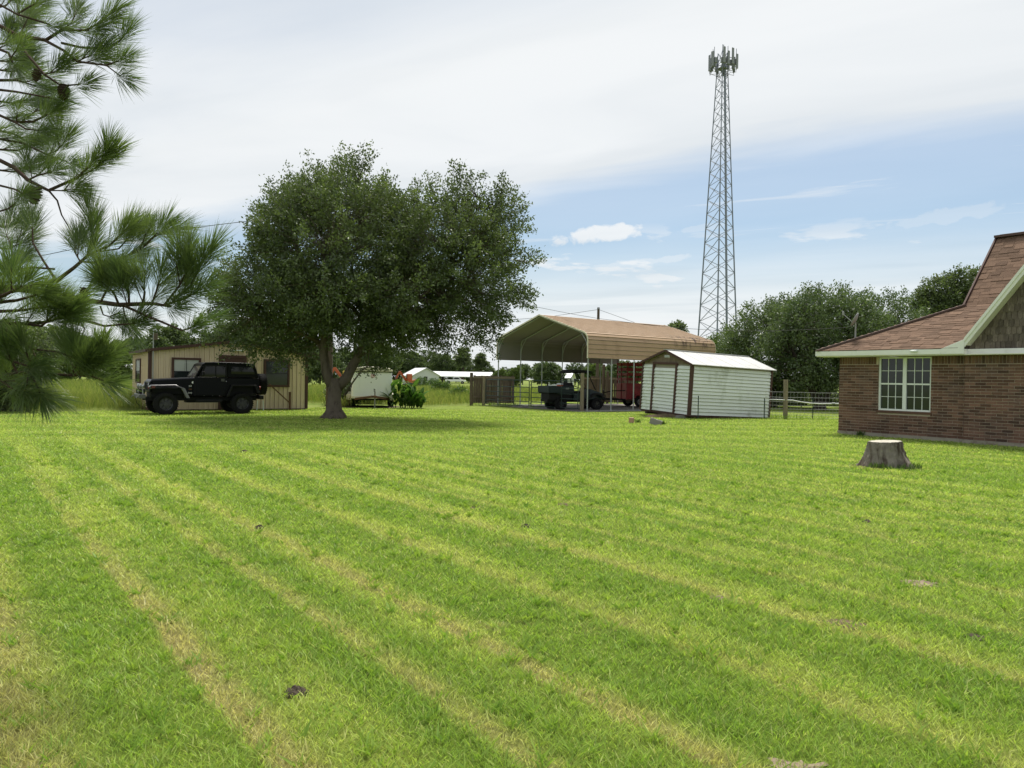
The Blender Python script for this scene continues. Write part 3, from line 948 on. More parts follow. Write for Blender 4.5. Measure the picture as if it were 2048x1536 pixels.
    MB().lathe([(.02, .07), (.032, .06), (.032, -.06), (.028, -.075)], c=(-.05, -.075, -.015), axis='x', n=12).build('body', MATS['frame_white'], sc, smooth=True)
    MB().lathe([(.027, -.074), (.022, -.08)], c=(-.05, -.075, -.015), axis='x', n=12).build('lens', MATS['black_plastic'], sc)
    # dish on its mast above the hip
    q = .79
    d = thing('satellite_dish', (0, 0, 0), 0, 'grey satellite dish on a mast above the house roof', 'dish')
    d.matrix_world = H.matrix_basis @ Matrix.Translation((-.5 + q, EY + q, EZ + q * r1))
    MB().tube([(0, 0, -.1), (0, 0, .52)], .024, 8).build('mast', MATS['dish'], d)
    mb = MB(); n = 18
    prof = [(0.0, 0), (.08, .006), (.16, .025), (.23, .055)]
    mb.lathe([(max(r, .002), h) for r, h in prof] + [(.225, .062), (.15, .035), (.002, .01)], axis='z', n=n, cap=False)
    o = mb.build('reflector', MATS['dish'], d, smooth=True); o.location = (.02, 0, .58); o.rotation_euler = (rad(18), rad(-62), 0)
    MB().tube([(0, 0, .5), (-.12, -.03, .56), (-.36, -.05, .78)], .011, 6).build('feed_arm', MATS['dish'], d)
    MB().lathe([(.018, -.05), (.03, -.03), (.03, .05), (.015, .07)], c=(-.37, -.05, .80), n=8).build('feed_horn', MATS['dish'], d)
    MB().tube([(-.37, -.05, .80), (-.46, -.05, .72), (-.47, -.05, .55), (-.40, -.04, .45)], .007, 5).build('cable_loop', MATS['cable'], d)
    # small weed against the slab
    n = 60
    p = H.matrix_basis @ Vector((.75, -.08, 0))
    V, F = blades(p.x + rng.normal(0, .05, n), p.y + rng.normal(0, .04, n), rng.uniform(.05, .20, n), rng.uniform(.015, .03, n), rng.uniform(.01, .1, n))
    tag(np_mesh('weed', V, F, MATS['weed'], tint=np.repeat(rng.random(n), 4)), 'dark green weed against the foundation of the brick wall', 'weed')


house()
# ------------------------------------------------------------------ tan metal building
def metal_building():
    B = thing('metal_building', (-14.16, 28.32, 0), rad(33), 'tan ribbed metal building with brown trim behind the black vehicle', 'building')
    W_, Dp, ZE, ZP = 6.18, 6.0, 2.40, 2.84
    top = lambda x: ZE + (ZP - ZE) * (1 - abs(x - W_ / 2) / (W_ / 2))
    mb = MB()
    mb.prism([(.045, .0), (W_ - .012, .0), (W_ - .012, ZE - .02), (W_ / 2, ZP - .02), (.045, ZE - .02)], .045, Dp - .02)
    mb.build('wall', MATS['tan_metal'], B)
    prof = [(0, 0), (.116, 0), (.118, .032), (.132, .032), (.134, -.034), (.172, -.034), (.187, 0)]
    n = round(W_ / .187); s = W_ / (n * .187)
    for i in range(0, n, 3):
        mb = MB()
        pts = []
        for k in range(i, min(i + 3, n)):
            for (a, y) in prof[:-1]:
                pts.append(((k * .187 + a) * s, y))
        pts.append((min(i + 3, n) * .187 * s, 0))
        for (xa, ya), (xb, yb) in zip(pts[:-1], pts[1:]):
            mb.add([(xa, ya, .05), (xb, yb, .05), (xb, yb, top(xb)), (xa, ya, top(xa))], [(0, 1, 2, 3)])
        mb.build('siding_panel', MATS['tan_metal'], B)
    n = round(Dp / .187); s = Dp / (n * .187)
    for i in range(0, n, 3):
        mb = MB(); pts = []
        for k in range(i, min(i + 3, n)):
            for (a, y) in prof[:-1]:
                pts.append((y, (k * .187 + a) * s))
        pts.append((0, min(i + 3, n) * .187 * s))
        for (xa, ya), (xb, yb) in zip(pts[:-1], pts[1:]):
            mb.add([(xa, ya, .12), (xb, yb, .12), (xb, yb, ZE), (xa, ya, ZE)], [(0, 1, 2, 3)])
        mb.build('siding_panel', MATS['tan_metal'], B)
    MB().box(-.06, .06, -.06, .06, .04, ZE).build('corner_trim', MATS['brown_trim'], B)
    MB().box(W_ - .06, W_ + .05, -.05, .06, .04, ZE).build('corner_trim', MATS['brown_trim'], B)
    MB().box(.06, W_ - .06, -.05, .0, .0, .055).build('base_trim', MATS['brown_trim'], B)
    MB().box(-.03, .0, .06, Dp, .0, .12).build('base_trim', MATS['rust'], B)
    for sg in (0, 1):
        X = (lambda x: x) if sg == 0 else (lambda x: W_ - x)
        e = -.14
        mb = MB()
        dz = (ZP - ZE) / (W_ / 2)
        mb.hexa([(X(e), -.12, ZE + e * dz), (X(W_ / 2), -.12, ZP), (X(W_ / 2), Dp + .1, ZP), (X(e), Dp + .1, ZE + e * dz), (X(e), -.12, ZE + e * dz + .05), (X(W_ / 2), -.12, ZP + .05), (X(W_ / 2), Dp + .1, ZP + .05), (X(e), Dp + .1, ZE + e * dz + .05)])
        mb.build('roof_sheet', MATS['roof_brown'], B)
        mb = MB(); mb.prism([(X(e), ZE + e * dz - .07), (X(W_ / 2), ZP - .07), (X(W_ / 2), ZP + .045), (X(e), ZE + e * dz + .045)], -.16, -.123)
        mb.build('rake_trim', MATS['brown_trim'], B)
    MB().box(-.18, -.143, -.16, Dp + .1, ZE - .09, ZE + .02).build('eave_trim', MATS['brown_trim'], B)

    def win(x0, x1, z0, z1, upper, lower, side=False, cols=2, name='window'):
        w = bpy.data.objects.new(name, None); COL.objects.link(w); w.parent = B
        def bx(m, nm, a, b, c, d, y0, y1):
            mb = MB()
            if side: mb.box(y0, y1, a, b, c, d)
            else: mb.box(a, b, y0, y1, c, d)
            mb.build(nm, MATS[m], w)
        t = .085 if not side else .06
        o = -.085
        bx('brown_trim', 'frame', x0, x0 + t, z0, z1, o, -.0); bx('brown_trim', 'frame', x1 - t, x1, z0, z1, o, -.0)
        bx('brown_trim', 'frame', x0 + t, x1 - t, z0, z0 + t, o, -.0); bx('brown_trim', 'frame', x0 + t, x1 - t, z1 - t, z1, o, -.0)
        zm = (z0 + z1) / 2
        xs = [x0 + t + (x1 - x0 - 2 * t) * k / cols for k in range(cols + 1)]
        for k in range(cols):
            bx(upper, 'pane', xs[k] + .008, xs[k + 1] - .008, zm + .012, z1 - t, -.058, -.046)
            bx(lower, 'pane', xs[k] + .008, xs[k + 1] - .008, z0 + t, zm - .012, -.058, -.046)
        bx('black_plastic', 'sash_rail', x0 + t, x1 - t, zm - .014, zm + .014, -.068, -.043)
        for k in range(1, cols):
            bx('black_plastic', 'muntin', xs[k] - .010, xs[k] + .010, z0 + t, z1 - t, -.066, -.0435)
    win(.776, 1.86, 1.02, 2.12, 'blind_glass', 'window_glass')
    win(4.34, 5.42, .98, 2.15, 'window_glass', 'window_glass', cols=1)
    win(2.6, 4.3, 1.05, 2.08, 'blind_glass', 'window_glass', side=True, cols=1)
    d = bpy.data.objects.new('door', None); COL.objects.link(d); d.parent = B
    MB().box(2.54, 2.64, -.08, 0, .05, 2.27).build('door_frame', MATS['brown_trim'], d)
    MB().box(3.53, 3.63, -.08, 0, .05, 2.27).build('door_frame', MATS['brown_trim'], d)
    MB().box(2.64, 3.53, -.08, 0, 2.16, 2.27).build('door_frame', MATS['brown_trim'], d)
    MB().box(2.64, 3.53, -.06, -.042, .05, 2.16).build('door_leaf', MATS['brown_trim'], d)
    MB().lathe([(.03, -.06), (.03, -.10)], c=(3.44, 0, 1.0), axis='y', n=10).build('door_knob', MATS['steel'], d)
    # porch light over the door
    MB().box(3.05, 3.5, -.10, -.024, 2.46, 2.50).build('porch_light', MATS['frame_white'], B)
    # service mast on the corner
    s = thing('service_mast', (0, 0, 0), 0, 'grey electric service mast with a box at the metal building corner', 'mast')
    s.matrix_world = B.matrix_basis @ Matrix.Translation((.10, -.14, 0))
    MB().tube([(0, 0, -.1), (0, 0, 3.05)], .019, 8).build('pipe', MATS['galv'], s)
    MB().box(.0, .15, -.06, .05, 2.78, 3.04).build('meter_box', MATS['wood_grey'], s, bevel=.02)
    MB().tube([(0, 0, 3.05), (0, 0, 3.14), (.06, 0, 3.18), (.12, 0, 3.12)], .035, 8).build('weatherhead', MATS['galv'], s)
    # rusty prop
    p = thing('steel_prop', (0, 0, 0), 0, 'rusty steel post with a diagonal strut by the metal building window', 'prop')
    p.matrix_world = B.matrix_basis @ Matrix.Translation((5.33, -.45, 0))
    MB().box(-.04, .04, -.04, .04, -.1, .78).build('post', MATS['rust'], p)
    MB().bar((-.02, 0, .33), (-.86, .06, 1.12), .045).build('strut', MATS['rust'], p)
    for i, xx in enumerate((3.95, 4.22)):
        k = MB(); k.box(-.02, .02, -.012, .012, -.1, .42)
        o = tag(k.build('stake', MATS['frame_white']), ('white stake just behind the rear wheel by the metal building', 'white stake beside the steel prop at the metal building')[i], 'stake', 'white stakes at the metal building')
        o.matrix_world = B.matrix_basis @ Matrix.Translation((xx, -.55, 0)) @ Matrix.Rotation(rad((4, -3)[i]), 4, 'Y')


metal_building()


# ------------------------------------------------------------------ wheels
def wheel(parent, x, y, z, r, w, side, rim='dark_rim', name='wheel', rimr=.56, tread=True, axis='y', spokes=5):
    wl = bpy.data.objects.new(name, None); COL.objects.link(wl); wl.parent = parent
    wl.location = (x, y, z)
    if axis == 'x': wl.rotation_euler = (0, 0, rad(90))
    mb = MB(); h = w / 2
    mb.lathe([(r * rimr, -h * .75), (r * .72, -h * 1.0), (r * .90, -h * .98), (r * .975, -h * .80), (r, -h * .5), (r, h * .5), (r * .975, h * .80), (r * .90, h * .98), (r * .72, h * 1.0), (r * rimr, h * .75)], axis='y', n=36, cap=False)
    if tread:
        for k in range(30):
            a = 2 * math.pi * k / 30
            M = Matrix.Rotation(a, 4, 'Y') @ Matrix.Translation((0, 0, r))
            mb.box(-.020, .020, -h * .93, -h * .35, -.03, .006, M)
            M = Matrix.Rotation(a + .1, 4, 'Y') @ Matrix.Translation((0, 0, r))
            mb.box(-.020, .020, h * .35, h * .93, -.03, .006, M)
            mb.box(-.018, .018, -h * .25, h * .25, -.03, .004, M)
    mb.build('tyre', MATS['tyre'], wl, smooth=False)
    mb = MB()
    mb.lathe([(r * rimr, -h * .78), (r * rimr * .93, -h * .7), (r * rimr * .9, -h * .1), (r * rimr * .9, h * .1), (r * rimr * .93, h * .7), (r * rimr, h * .78)], axis='y', n=28, cap=False)
    f = side * h * .45
    mb.lathe([(r * .2, f + side * .04), (r * .2, f - side * .03)], axis='y', n=14)
    mb.lathe([(r * rimr * .9, f - side * .05), (r * rimr * .9, f - side * .06)], axis='y', n=24)
    for k in range(spokes):
        a = 2 * math.pi * k / spokes
        M = Matrix.Rotation(a, 4, 'Y')
        mb.box(-.030, .030, min(f - side * .02, f + side * .012), max(f - side * .02, f + side * .012), r * .15, r * rimr * .92, M)
    mb.build('rim', MATS[rim], wl)
    return wl


# ------------------------------------------------------------------ black off-road vehicle
def off_roader():
    J = thing('off_road_vehicle', (-11.70, 27.22, 0), math.atan2(-.576, -.817), 'black two-door off-road vehicle with hardtop and rear spare wheel', 'car')
    K = MATS
    hw = .74
    # tub
    mb = MB()
    tub = [(.62, .68), (.40, .68), (.38, 1.34), (-.85, 1.36), (-1.98, 1.36), (-2.0, .80), (-1.86, .74), (-1.80, 1.02), (-.98, 1.02), (-.76, .68)]
    mb.prism([(.40, .67), (.40, 1.34), (-1.96, 1.36), (-1.99, .78), (-1.84, .78), (-1.78, 1.04), (-.90, 1.04), (-.72, .67)], -hw, hw)
    mb.build('body', K['black_paint'], J, bevel=.02)
    # cowl / scuttle and engine bay sides
    mb = MB(); mb.hexa([(.40, -.70, .70), (1.74, -.56, .78), (1.74, .56, .78), (.40, .70, .70), (.40, -.70, 1.30), (1.74, -.58, 1.20), (1.74, .58, 1.20), (.40, .70, 1.30)])
    mb.build('engine_bay', K['black_paint'], J, bevel=.015)
    mb = MB(); mb.hexa([(.36, -.715, 1.285), (1.79, -.60, 1.185), (1.79, .60, 1.185), (.36, .715, 1.285), (.36, -.68, 1.355), (1.74, -.53, 1.268), (1.74, .53, 1.268), (.36, .68, 1.355)])
    mb.build('hood', K['black_paint'], J, bevel=.03, seg=3)
    for s in (-1, 1):
        MB().box(.5, .52, s * .60 - .01, s * .60 + .012, 1.30, 1.36).build('hood_bumper', K['black_plastic'], J)
    # grille with slots and lamps
    g = MB().box(1.76, 1.81, -.62, .62, .80, 1.20).build('grille', K['black_paint'], J, bevel=.02)
    for k in range(7):
        MB().box(1.80, 1.815, -.30 + k * .1 - .027, -.30 + k * .1 + .027, .88, 1.14).build('slot', K['black_plastic'], g)
    for s in (-1, 1):
        h = MB().lathe([(.095, 1.78), (.095, 1.83), (.06, 1.845), (.01, 1.85)], c=(0, s * .47, 1.05), axis='x', n=18).build('headlight', K['lamp_glass'], J, smooth=True)
        MB().lathe([(.108, 1.80), (.108, 1.832), (.094, 1.834)], c=(0, s * .47, 1.05), axis='x', n=18, cap=False).build('bezel', K['black_paint'], h)
        # flat front fender with its arch
        fen = []
        for (x, z) in ((1.86, 1.00), (1.80, 1.07), (1.00, 1.09), (.82, .98), (.64, .62)):
            fen.append((x, z))
        low = [(.56, .62), (.72, .95), (.95, 1.03), (1.76, 1.01), (1.80, .92)]
        ya, yb = sorted((s * .55, s * .90))
        f = MB().prism(fen + low, ya, yb).build('fender', K['fender_grey'], J, bevel=.015)
        MB().box(1.68, 1.80, *sorted((s * .90, s * .912)), .955, 1.035).build('side_marker', K['amber'], f)
        MB().lathe([(.04, 1.86), (.04, 1.885)], c=(0, s * .74, .96), axis='x', n=12).build('turn_signal', K['amber'], f)
        # rear flare
        pts = [(-.74, .66), (-.92, 1.10), (-1.82, 1.10), (-1.97, .78)]
        ins = [(-1.86, .78), (-1.77, 1.04), (-.97, 1.04), (-.82, .66)]
        ya, yb = sorted((s * .735, s * .88))
        MB().prism(pts + ins, ya, yb).build('rear_flare', K['black_plastic'], J, bevel=.012)
        # door
        ya, yb = sorted((s * .735, s * .762))
        d = MB().prism([(.27, .70), (.27, 1.30), (.22, 1.36), (-.78, 1.37), (-.80, .98), (-.66, .70)], ya, yb).build('door', K['black_paint'], J, bevel=.012)
        MB().box(-.68, -.56, *sorted((s * .762, s * .785)), 1.22, 1.32).build('door_handle', K['flare_plastic'], d)
        MB().lathe([(.016, s * .76), (.016, s * .775)], c=(-.74, 0, 1.225), axis='y', n=8).build('lock', K['chrome'], d)
        m = MB().box(.05, .13, *sorted((s * .80, s * .97)), 1.42, 1.58).build('mirror', K['black_plastic'], J, bevel=.02)
        MB().tube([(.16, s * .74, 1.40), (.11, s * .84, 1.47)], .014, 6).build('mirror_arm', K['black_plastic'], m)
        # upper door and its glass
        fr = MB()
        fr.prism([(.22, 1.37), (.02, 1.83), (-.77, 1.85), (-.79, 1.37), (-.72, 1.37), (-.72, 1.79), (-.03, 1.77), (.12, 1.37)], *sorted((s * .71, s * .745)))
        fr.build('door_frame', K['black_plastic'], J)
        MB().prism([(.125, 1.375), (-.025, 1.765), (-.715, 1.785), (-.715, 1.375)], *sorted((s * .716, s * .728))).build('side_glass', K['auto_glass'], J)
        MB().prism([(-.36, 1.375), (-.36, 1.775), (-.39, 1.775), (-.39, 1.375)], *sorted((s * .712, s * .742))).build('glass_bar', K['black_plastic'], J)
        MB().prism([(-.92, 1.50), (-.92, 1.78), (-1.70, 1.77), (-1.80, 1.50)], *sorted((s * .722, s * .738))).build('quarter_glass', K['auto_glass'], J, bevel=.006)
        MB().box(-.60, .30, *sorted((s * .70, s * .86)), .46, .54).build('side_step', K['black_plastic'], J, bevel=.02)
        MB().lathe([(.075, -1.99), (.075, -2.03)], c=(0, s * .62, .98), axis='x', n=12).build('tail_light', K['red_lamp'], J)
        for x in (.12, -.18, -.42):
            MB().lathe([(.012, s * .742), (.012, s * .752)], c=(x - .1, 0, .69), axis='y', n=6).build('rivet', K['steel'], J)
    # hardtop
    mb = MB()
    def ring(x, z, y): return [(x, -y, z), (x, y, z)]
    out = [(-.80, 1.365), (-.80, 1.83), (.02, 1.83), (.06, 1.86), (-.02, 1.915), (-.3, 1.935), (-1.55, 1.93), (-1.74, 1.90), (-1.82, 1.80), (-1.97, 1.365)]
    mb.prism(out, -.715, .715)
    mb.build('hardtop', K['black_paint'], J, bevel=.045, seg=3)
    # windscreen
    ws = MB()
    ws.prism([(.36, 1.34), (.30, 1.345), (.02, 1.86), (.08, 1.86)], -.71, -.64); ws.prism([(.36, 1.34), (.30, 1.345), (.02, 1.86), (.08, 1.86)], .64, .71)
    ws.prism([(.105, 1.80), (.045, 1.80), (.02, 1.86), (.08, 1.86)], -.64, .64); ws.prism([(.36, 1.34), (.30, 1.345), (.27, 1.40), (.33, 1.40)], -.64, .64)
    o = ws.build('windscreen_frame', K['black_paint'], J)
    MB().prism([(.315, 1.40), (.305, 1.40), (.080, 1.80), (.090, 1.80)], -.64, .64).build('windscreen', K['windshield_glass'], o)
    MB().tube([(.36, .3, 1.36), (.34, .1, 1.39), (.26, -.05, 1.52)], .008, 5).build('wiper', K['black_plastic'], o)
    MB().tube([(.42, -.70, 1.33), (.40, -.72, 2.0)], .005, 5).build('aerial', K['black_plastic'], J)
    # bumpers, winch, lamps
    b = MB(); b.hexa([(1.96, -.80, .58), (2.14, -.62, .58), (2.14, .62, .58), (1.96, .80, .58), (1.96, -.80, .74), (2.14, -.62, .74), (2.14, .62, .74), (1.96, .80, .74)])
    b = b.build('front_bumper', K['flare_plastic'], J, bevel=.02)
    MB().lathe([(.075, -.24), (.075, .24)], c=(2.02, 0, .82), axis='y', n=16).build('winch_drum', K['steel'], b)
    MB().box(1.92, 2.12, .24, .40, .745, .92).build('winch_motor', K['black_plastic'], b, bevel=.02); MB().box(1.92, 2.12, -.38, -.24, .745, .92).build('winch_gear', K['black_plastic'], b, bevel=.02)
    MB().tube([(2.0, -.42, .74), (2.02, -.42, 1.00), (2.02, .42, 1.00), (2.0, .42, .74)], .022, 8).build('bull_bar', K['chrome'], b)
    MB().tube([(2.14, .5, .66), (2.24, .48, .60), (2.20, .47, .42), (2.10, .46, .34)], .012, 6).build('winch_strap', K['black_plastic'], b)
    for s in (-1, 1):
        MB().lathe([(.02, 2.0), (.085, 2.03), (.085, 2.09), (.02, 2.10)], c=(0, s * .28, 1.02), axis='x', n=14).build('driving_lamp', K['lamp_glass'], b)
        MB().tube([(2.12, s * .55, .66), (2.20, s * .55, .66), (2.22, s * .55, .60)], .016, 6).build('tow_hook', K['steel'], b)
    MB().box(-2.14, -1.98, -.74, .74, .55, .70).build('rear_bumper', K['black_plastic'], J, bevel=.02)
    # running gear
    mb = MB(); mb.box(-1.95, 1.9, -.40, -.30, .50, .62); mb.box(-1.95, 1.9, .30, .40, .50, .62); mb.box(-.6, .5, -.3, .3, .42, .66); mb.box(-1.9, -.75, -.6, .6, .66, .80); mb.box(.6, 1.75, -.5, .5, .62, .80); mb.box(-1.86, -.80, -.56, .56, .80, 1.045)
    mb.build('frame_rails', K['black_plastic'], J)
    for x in (1.315, -1.315):
        MB().tube([(x, -.72, .40), (x, .72, .40)], .05, 8).build('axle', K['black_plastic'], J)
        for s in (-1, 1):
            wheel(J, x, s * .76, .395, .40, .29, s, spokes=7)
            MB().tube([(x - .12, s * .45, .40), (x - .05, s * .42, .85)], .03, 6).build('shock_absorber', K['steel'], J)
    sp = wheel(J, -2.21, .10, 1.12, .41, .30, 1, name='spare_wheel', axis='x', rimr=.5)
    MB().box(-2.05, -1.97, -.15, .25, .95, 1.30).build('spare_carrier', K['black_plastic'], J)
    # lettering on the cowl side
    def text(s, size, x, z, m):
        cu = bpy.data.curves.new('lettering', 'FONT'); cu.body = s; cu.size = size; cu.extrude = .002; cu.align_x = 'CENTER'
        tmp = bpy.data.objects.new('lettering', cu); COL.objects.link(tmp)
        bpy.context.view_layer.update()
        me = bpy.data.meshes.new_from_object(tmp.evaluated_get(bpy.context.evaluated_depsgraph_get()))
        bpy.data.objects.remove(tmp); me.materials.clear(); me.materials.append(K[m])
        o = bpy.data.objects.new('lettering', me); COL.objects.link(o); o.parent = J
        # reads on the left flank: local +y side, text runs towards -x
        o.matrix_local = Matrix(((-1, 0, 0, x), (0, 0, 1, .728), (0, 1, 0, z), (0, 0, 0, 1)))
        o.scale = (1, 1, 1)
        return o
    text('Jeep', .085, .50, .77, 'white_decal')
    text('4.0', .085, .50, 1.01, 'white_decal')
    MB().box(.44, .55, .71, .727, .905, .94).build('badge', K['rust'], J)
    MB().lathe([(.045, .705), (.045, .726)], c=(.40, 0, 1.17), axis='y', n=14).build('round_badge', K['white_decal'], J)


off_roader()


# ------------------------------------------------------------------ white trailer
def cargo_trailer():
    T = thing('cargo_trailer', (-6.66, 34.55, 0), rad(14.5), 'small white enclosed trailer with cream roof cap behind the oak trunk', 'trailer')
    K = MATS
    w = .94
    r = .10
    poly = []
    for cx, cy, a0 in ((-w + r, r, 180), (w - r, r, 270), (w - r, 3.5, 0), (-w + r, 3.5, 90)):
        for k in range(5):
            a = rad(a0 + k * 22.5)
            poly.append((cx + r * math.cos(a), cy + r * math.sin(a)))
    MB().prism(poly, .56, 1.745, plane='xy').build('body', K['white_panel'], T, smooth=False)
    # seams of the front sheet
    for k in (-.62, -.31, 0, .31, .62):
        MB().box(k - .006, k + .006, -.006, .004, .60, 1.74).build('seam', K['white_panel'], T)
    mb = MB()
    sec = [(-w - .02, 1.73), (w + .02, 1.73), (w + .02, 1.80), (w - .12, 1.90), (w * .4, 1.965), (-w * .4, 1.965), (-w + .12, 1.90), (-w - .02, 1.80)]
    mb.prism(sec, -.03, 3.63)
    mb.build('roof_cap', K['cream'], T, bevel=.05, seg=3)
    MB().box(-w - .025, w + .025, -.035, .0, 1.70, 1.735).build('roof_trim', K['black_plastic'], T)
    MB().box(-w - .01, w + .01, -.02, 3.6, .44, .56).build('lower_skirt', K['cream'], T, bevel=.02)
    MB().bar((-.80, .05, .42), (-.03, -1.05, .57), .07, .10).build('tongue', K['rust'], T)
    MB().bar((.80, .05, .42), (.03, -1.05, .57), .07, .10).build('tongue', K['rust'], T)
    MB().box(-.10, .10, -1.28, -1.0, .52, .62).build('coupler', K['rust'], T)
    j = MB().tube([(0.07, -.95, .0), (0.07, -.95, .80)], .032, 8).build('jack', K['steel'], T)
    MB().tube([(0.07, -.95, .80), (.07, -.95, .90), (.02, -1.04, .92), (.02, -1.06, .80)], .018, 6).build('crank', K['black_plastic'], j)
    MB().box(-.06, .20, -1.06, -.84, -.01, .012).build('jack_foot', K['steel'], j)
    for s in (-1, 1):
        f = MB().prism([(1.0, .36), (1.12, .62), (1.5, .74), (2.5, .74), (2.88, .62), (3.0, .36), (2.92, .36), (2.8, .58), (2.48, .68), (1.52, .68), (1.2, .58), (1.08, .36)], *sorted((s * .93, s * 1.17)), plane='yz').build('fender', K['cream'], T)
        ya, yb = sorted((s * .93, s * 1.17))
        MB().box(ya, yb, .98, 1.02, .34, .62).build('mud_flap', K['cream'], T)
        for yy in (1.55, 2.45):
            wl = wheel(T, s * 1.05, yy, .33, .33, .2, s, rim='white_panel', axis='x', tread=False)
        MB().box(min(s * .945, s * .965), max(s * .945, s * .965), .10, .16, .95, 1.05).build('hinge', K['black_plastic'], T)
    MB().box(-.75, .75, .1, 3.5, .36, .44).build('underframe', K['black_plastic'], T)
    e = MB().lathe([(.095, -.012), (.095, .0)], c=(.02, 0, 1.53), axis='y', n=24).build('emblem', K['red_decal'], T)
    MB().lathe([(.070, -.016), (.070, -.011)], c=(.02, 0, 1.53), axis='y', n=24).build('emblem_disc', K['white_decal'], e)
    MB().lathe([(.030, -.020), (.030, -.015)], c=(.02, 0, 1.53), axis='y', n=16).build('emblem_mark', K['red_decal'], e)


cargo_trailer()
tag(lump('earth_shade', MATS['dark_dirt_and_shade'], -7.1, 36.0, 1.9, 1.7, .02, 77, 26, 3), 'dark earth patch standing in for the shade under the white enclosed trailer', kind='structure')  # dark earth colour added to stand in for the trailer's shadow


# ------------------------------------------------------------------ carport
def carport_stains(m):
    t = NT(m.node_tree)
    b = m.node_tree.nodes['Principled BSDF']
    src = b.inputs['Base Color'].links[0].from_socket
    g = t.n('ShaderNodeNewGeometry'); P = g.outputs['Position']
    al = t.dot(P, (.804, .595, 0))
    f = t.sstep(al, 28.6, 31.2)
    sp = t.n('ShaderNodeSeparateXYZ'); t.L.new(P, sp.inputs[0])
    f = t.m('MULTIPLY', f, t.m('MULTIPLY', t.sstep(sp.outputs[2], 3.15, 3.55), t.m('SUBTRACT', 1.0, t.sstep(sp.outputs[2], 3.85, 4.05))))
    k = t.sstep(t.noise(t.vmap(P, rot=(0, 0, rad(-36.5)), scale=(3.0, 1, .8)), 1.3, 7.0, 0.65), .47, .60)
    t.L.new(t.mix(t.m('MULTIPLY', f, k), src, (0.07, 0.038, 0.024)), b.inputs['Base Color'])


carport_stains(MATS['carport_tan'])


def carport():
    C = thing('carport', (3.63, 34.68, 0), rad(36.5), 'large open tan metal carport with rounded eaves on steel posts', 'carport')
    K = MATS
    Wd, L = 7.5, 9.45
    prof = [(0, 2.55), (0, 2.77), (0, 2.99), (0, 3.21), (0, 3.42)]
    for k in range(1, 4):
        a = rad(180 - 73 * k / 3)
        prof.append((.42 + .42 * math.cos(a), 3.42 + .42 * math.sin(a)))
    y0, z0 = prof[-1]
    for k in range(1, 14):
        f = k / 13
        prof.append((y0 + (Wd / 2 - y0) * f, z0 + (4.85 - z0) * f))
    for side in (0, 1):
        Y = (lambda y: y) if side == 0 else (lambda y: Wd - y)
        for i in range(len(prof) - 1):
            (ya, za), (yb, zb) = prof[i], prof[i + 1]
            d = math.hypot(yb - ya, zb - za); ny, nz = -(zb - za) / d, (yb - ya) / d
            ty, tz = (yb - ya) / d, (zb - za) / d
            # sheet with a rib along its lower edge
            sec = [(.017, 0), (.022, .042), (.062, .042), (.082, .013), (d, .013), (d, -.004), (.017, -.004)]
            mb = MB()
            mb.prism([(Y(ya + ty * s + ny * h), za + tz * s + nz * h) for s, h in sec], -.05, L + .05, plane='yz')
            mb.build('roof_panel', K['carport_tan'], C)
        ins = []
        for i, (y, z) in enumerate(prof):
            ins.append((y, z))
        mb = MB()
        for (ya, za), (yb, zb) in zip(ins[:-1], ins[1:]):
            d = math.hypot(yb - ya, zb - za); ny, nz = (zb - za) / d * .012, -(yb - ya) / d * .012
            mb.add([(-.045, Y(ya + ny), za + nz), (L + .045, Y(ya + ny), za + nz), (L + .045, Y(yb + ny), zb + nz), (-.045, Y(yb + ny), zb + nz)], [(0, 1, 2, 3)])
        mb.build('underside', K['underside'], C)
        # end trim
        for xx in (-.062, L + .052):
            mb = MB()
            for (ya, za), (yb, zb) in zip(prof[:-1], prof[1:]):
                mb.bar((xx, Y(ya), za), (xx, Y(yb), zb), .02, .07)
            mb.build('edge_trim', K['cream'], C)
    bow = [(.05, -.15), (.05, 3.36)]
    for k in range(1, 6):
        a = rad(180 - 73 * k / 5)
        bow.append((.42 + .36 * math.cos(a), 3.40 + .36 * math.sin(a)))
    bow.append((Wd / 2, 4.78))
    full = bow + [(Wd - y, z) for y, z in bow[-2::-1]]
    for i in range(7):
        x = .03 + i * (L - .06) / 6
        mb = MB(); mb.tube([(x, y, z) for y, z in full], .040, 4)
        mb.build('frame_bow', K['galv'], C)
        for s in (0, 1):
            Y = (lambda y: y) if s == 0 else (lambda y: Wd - y)
            MB().tube([(x + .0, Y(.06), 3.0), (x, Y(.22), 3.42), (x, Y(.62), 3.86)], .022, 5).build('knee_brace', K['galv'], C)
    for y in (.05, Wd - .05):
        MB().box(.0, L, y - .04, y + .04, -.02, .035).build('base_rail', K['galv'], C)
    # gravel floor
    mb = MB(); mb.add([(-.7, -.55, .008), (L + 1.5, -.55, .008), (L + 1.5, Wd + .4, .008), (-.7, Wd + .4, .008)], [(0, 1, 2, 3)])
    o = tag(mb.build('gravel_floor', K['gravel']), 'grey gravel floor under the carport', kind='structure')
    o.matrix_world = C.matrix_basis.copy()


carport()


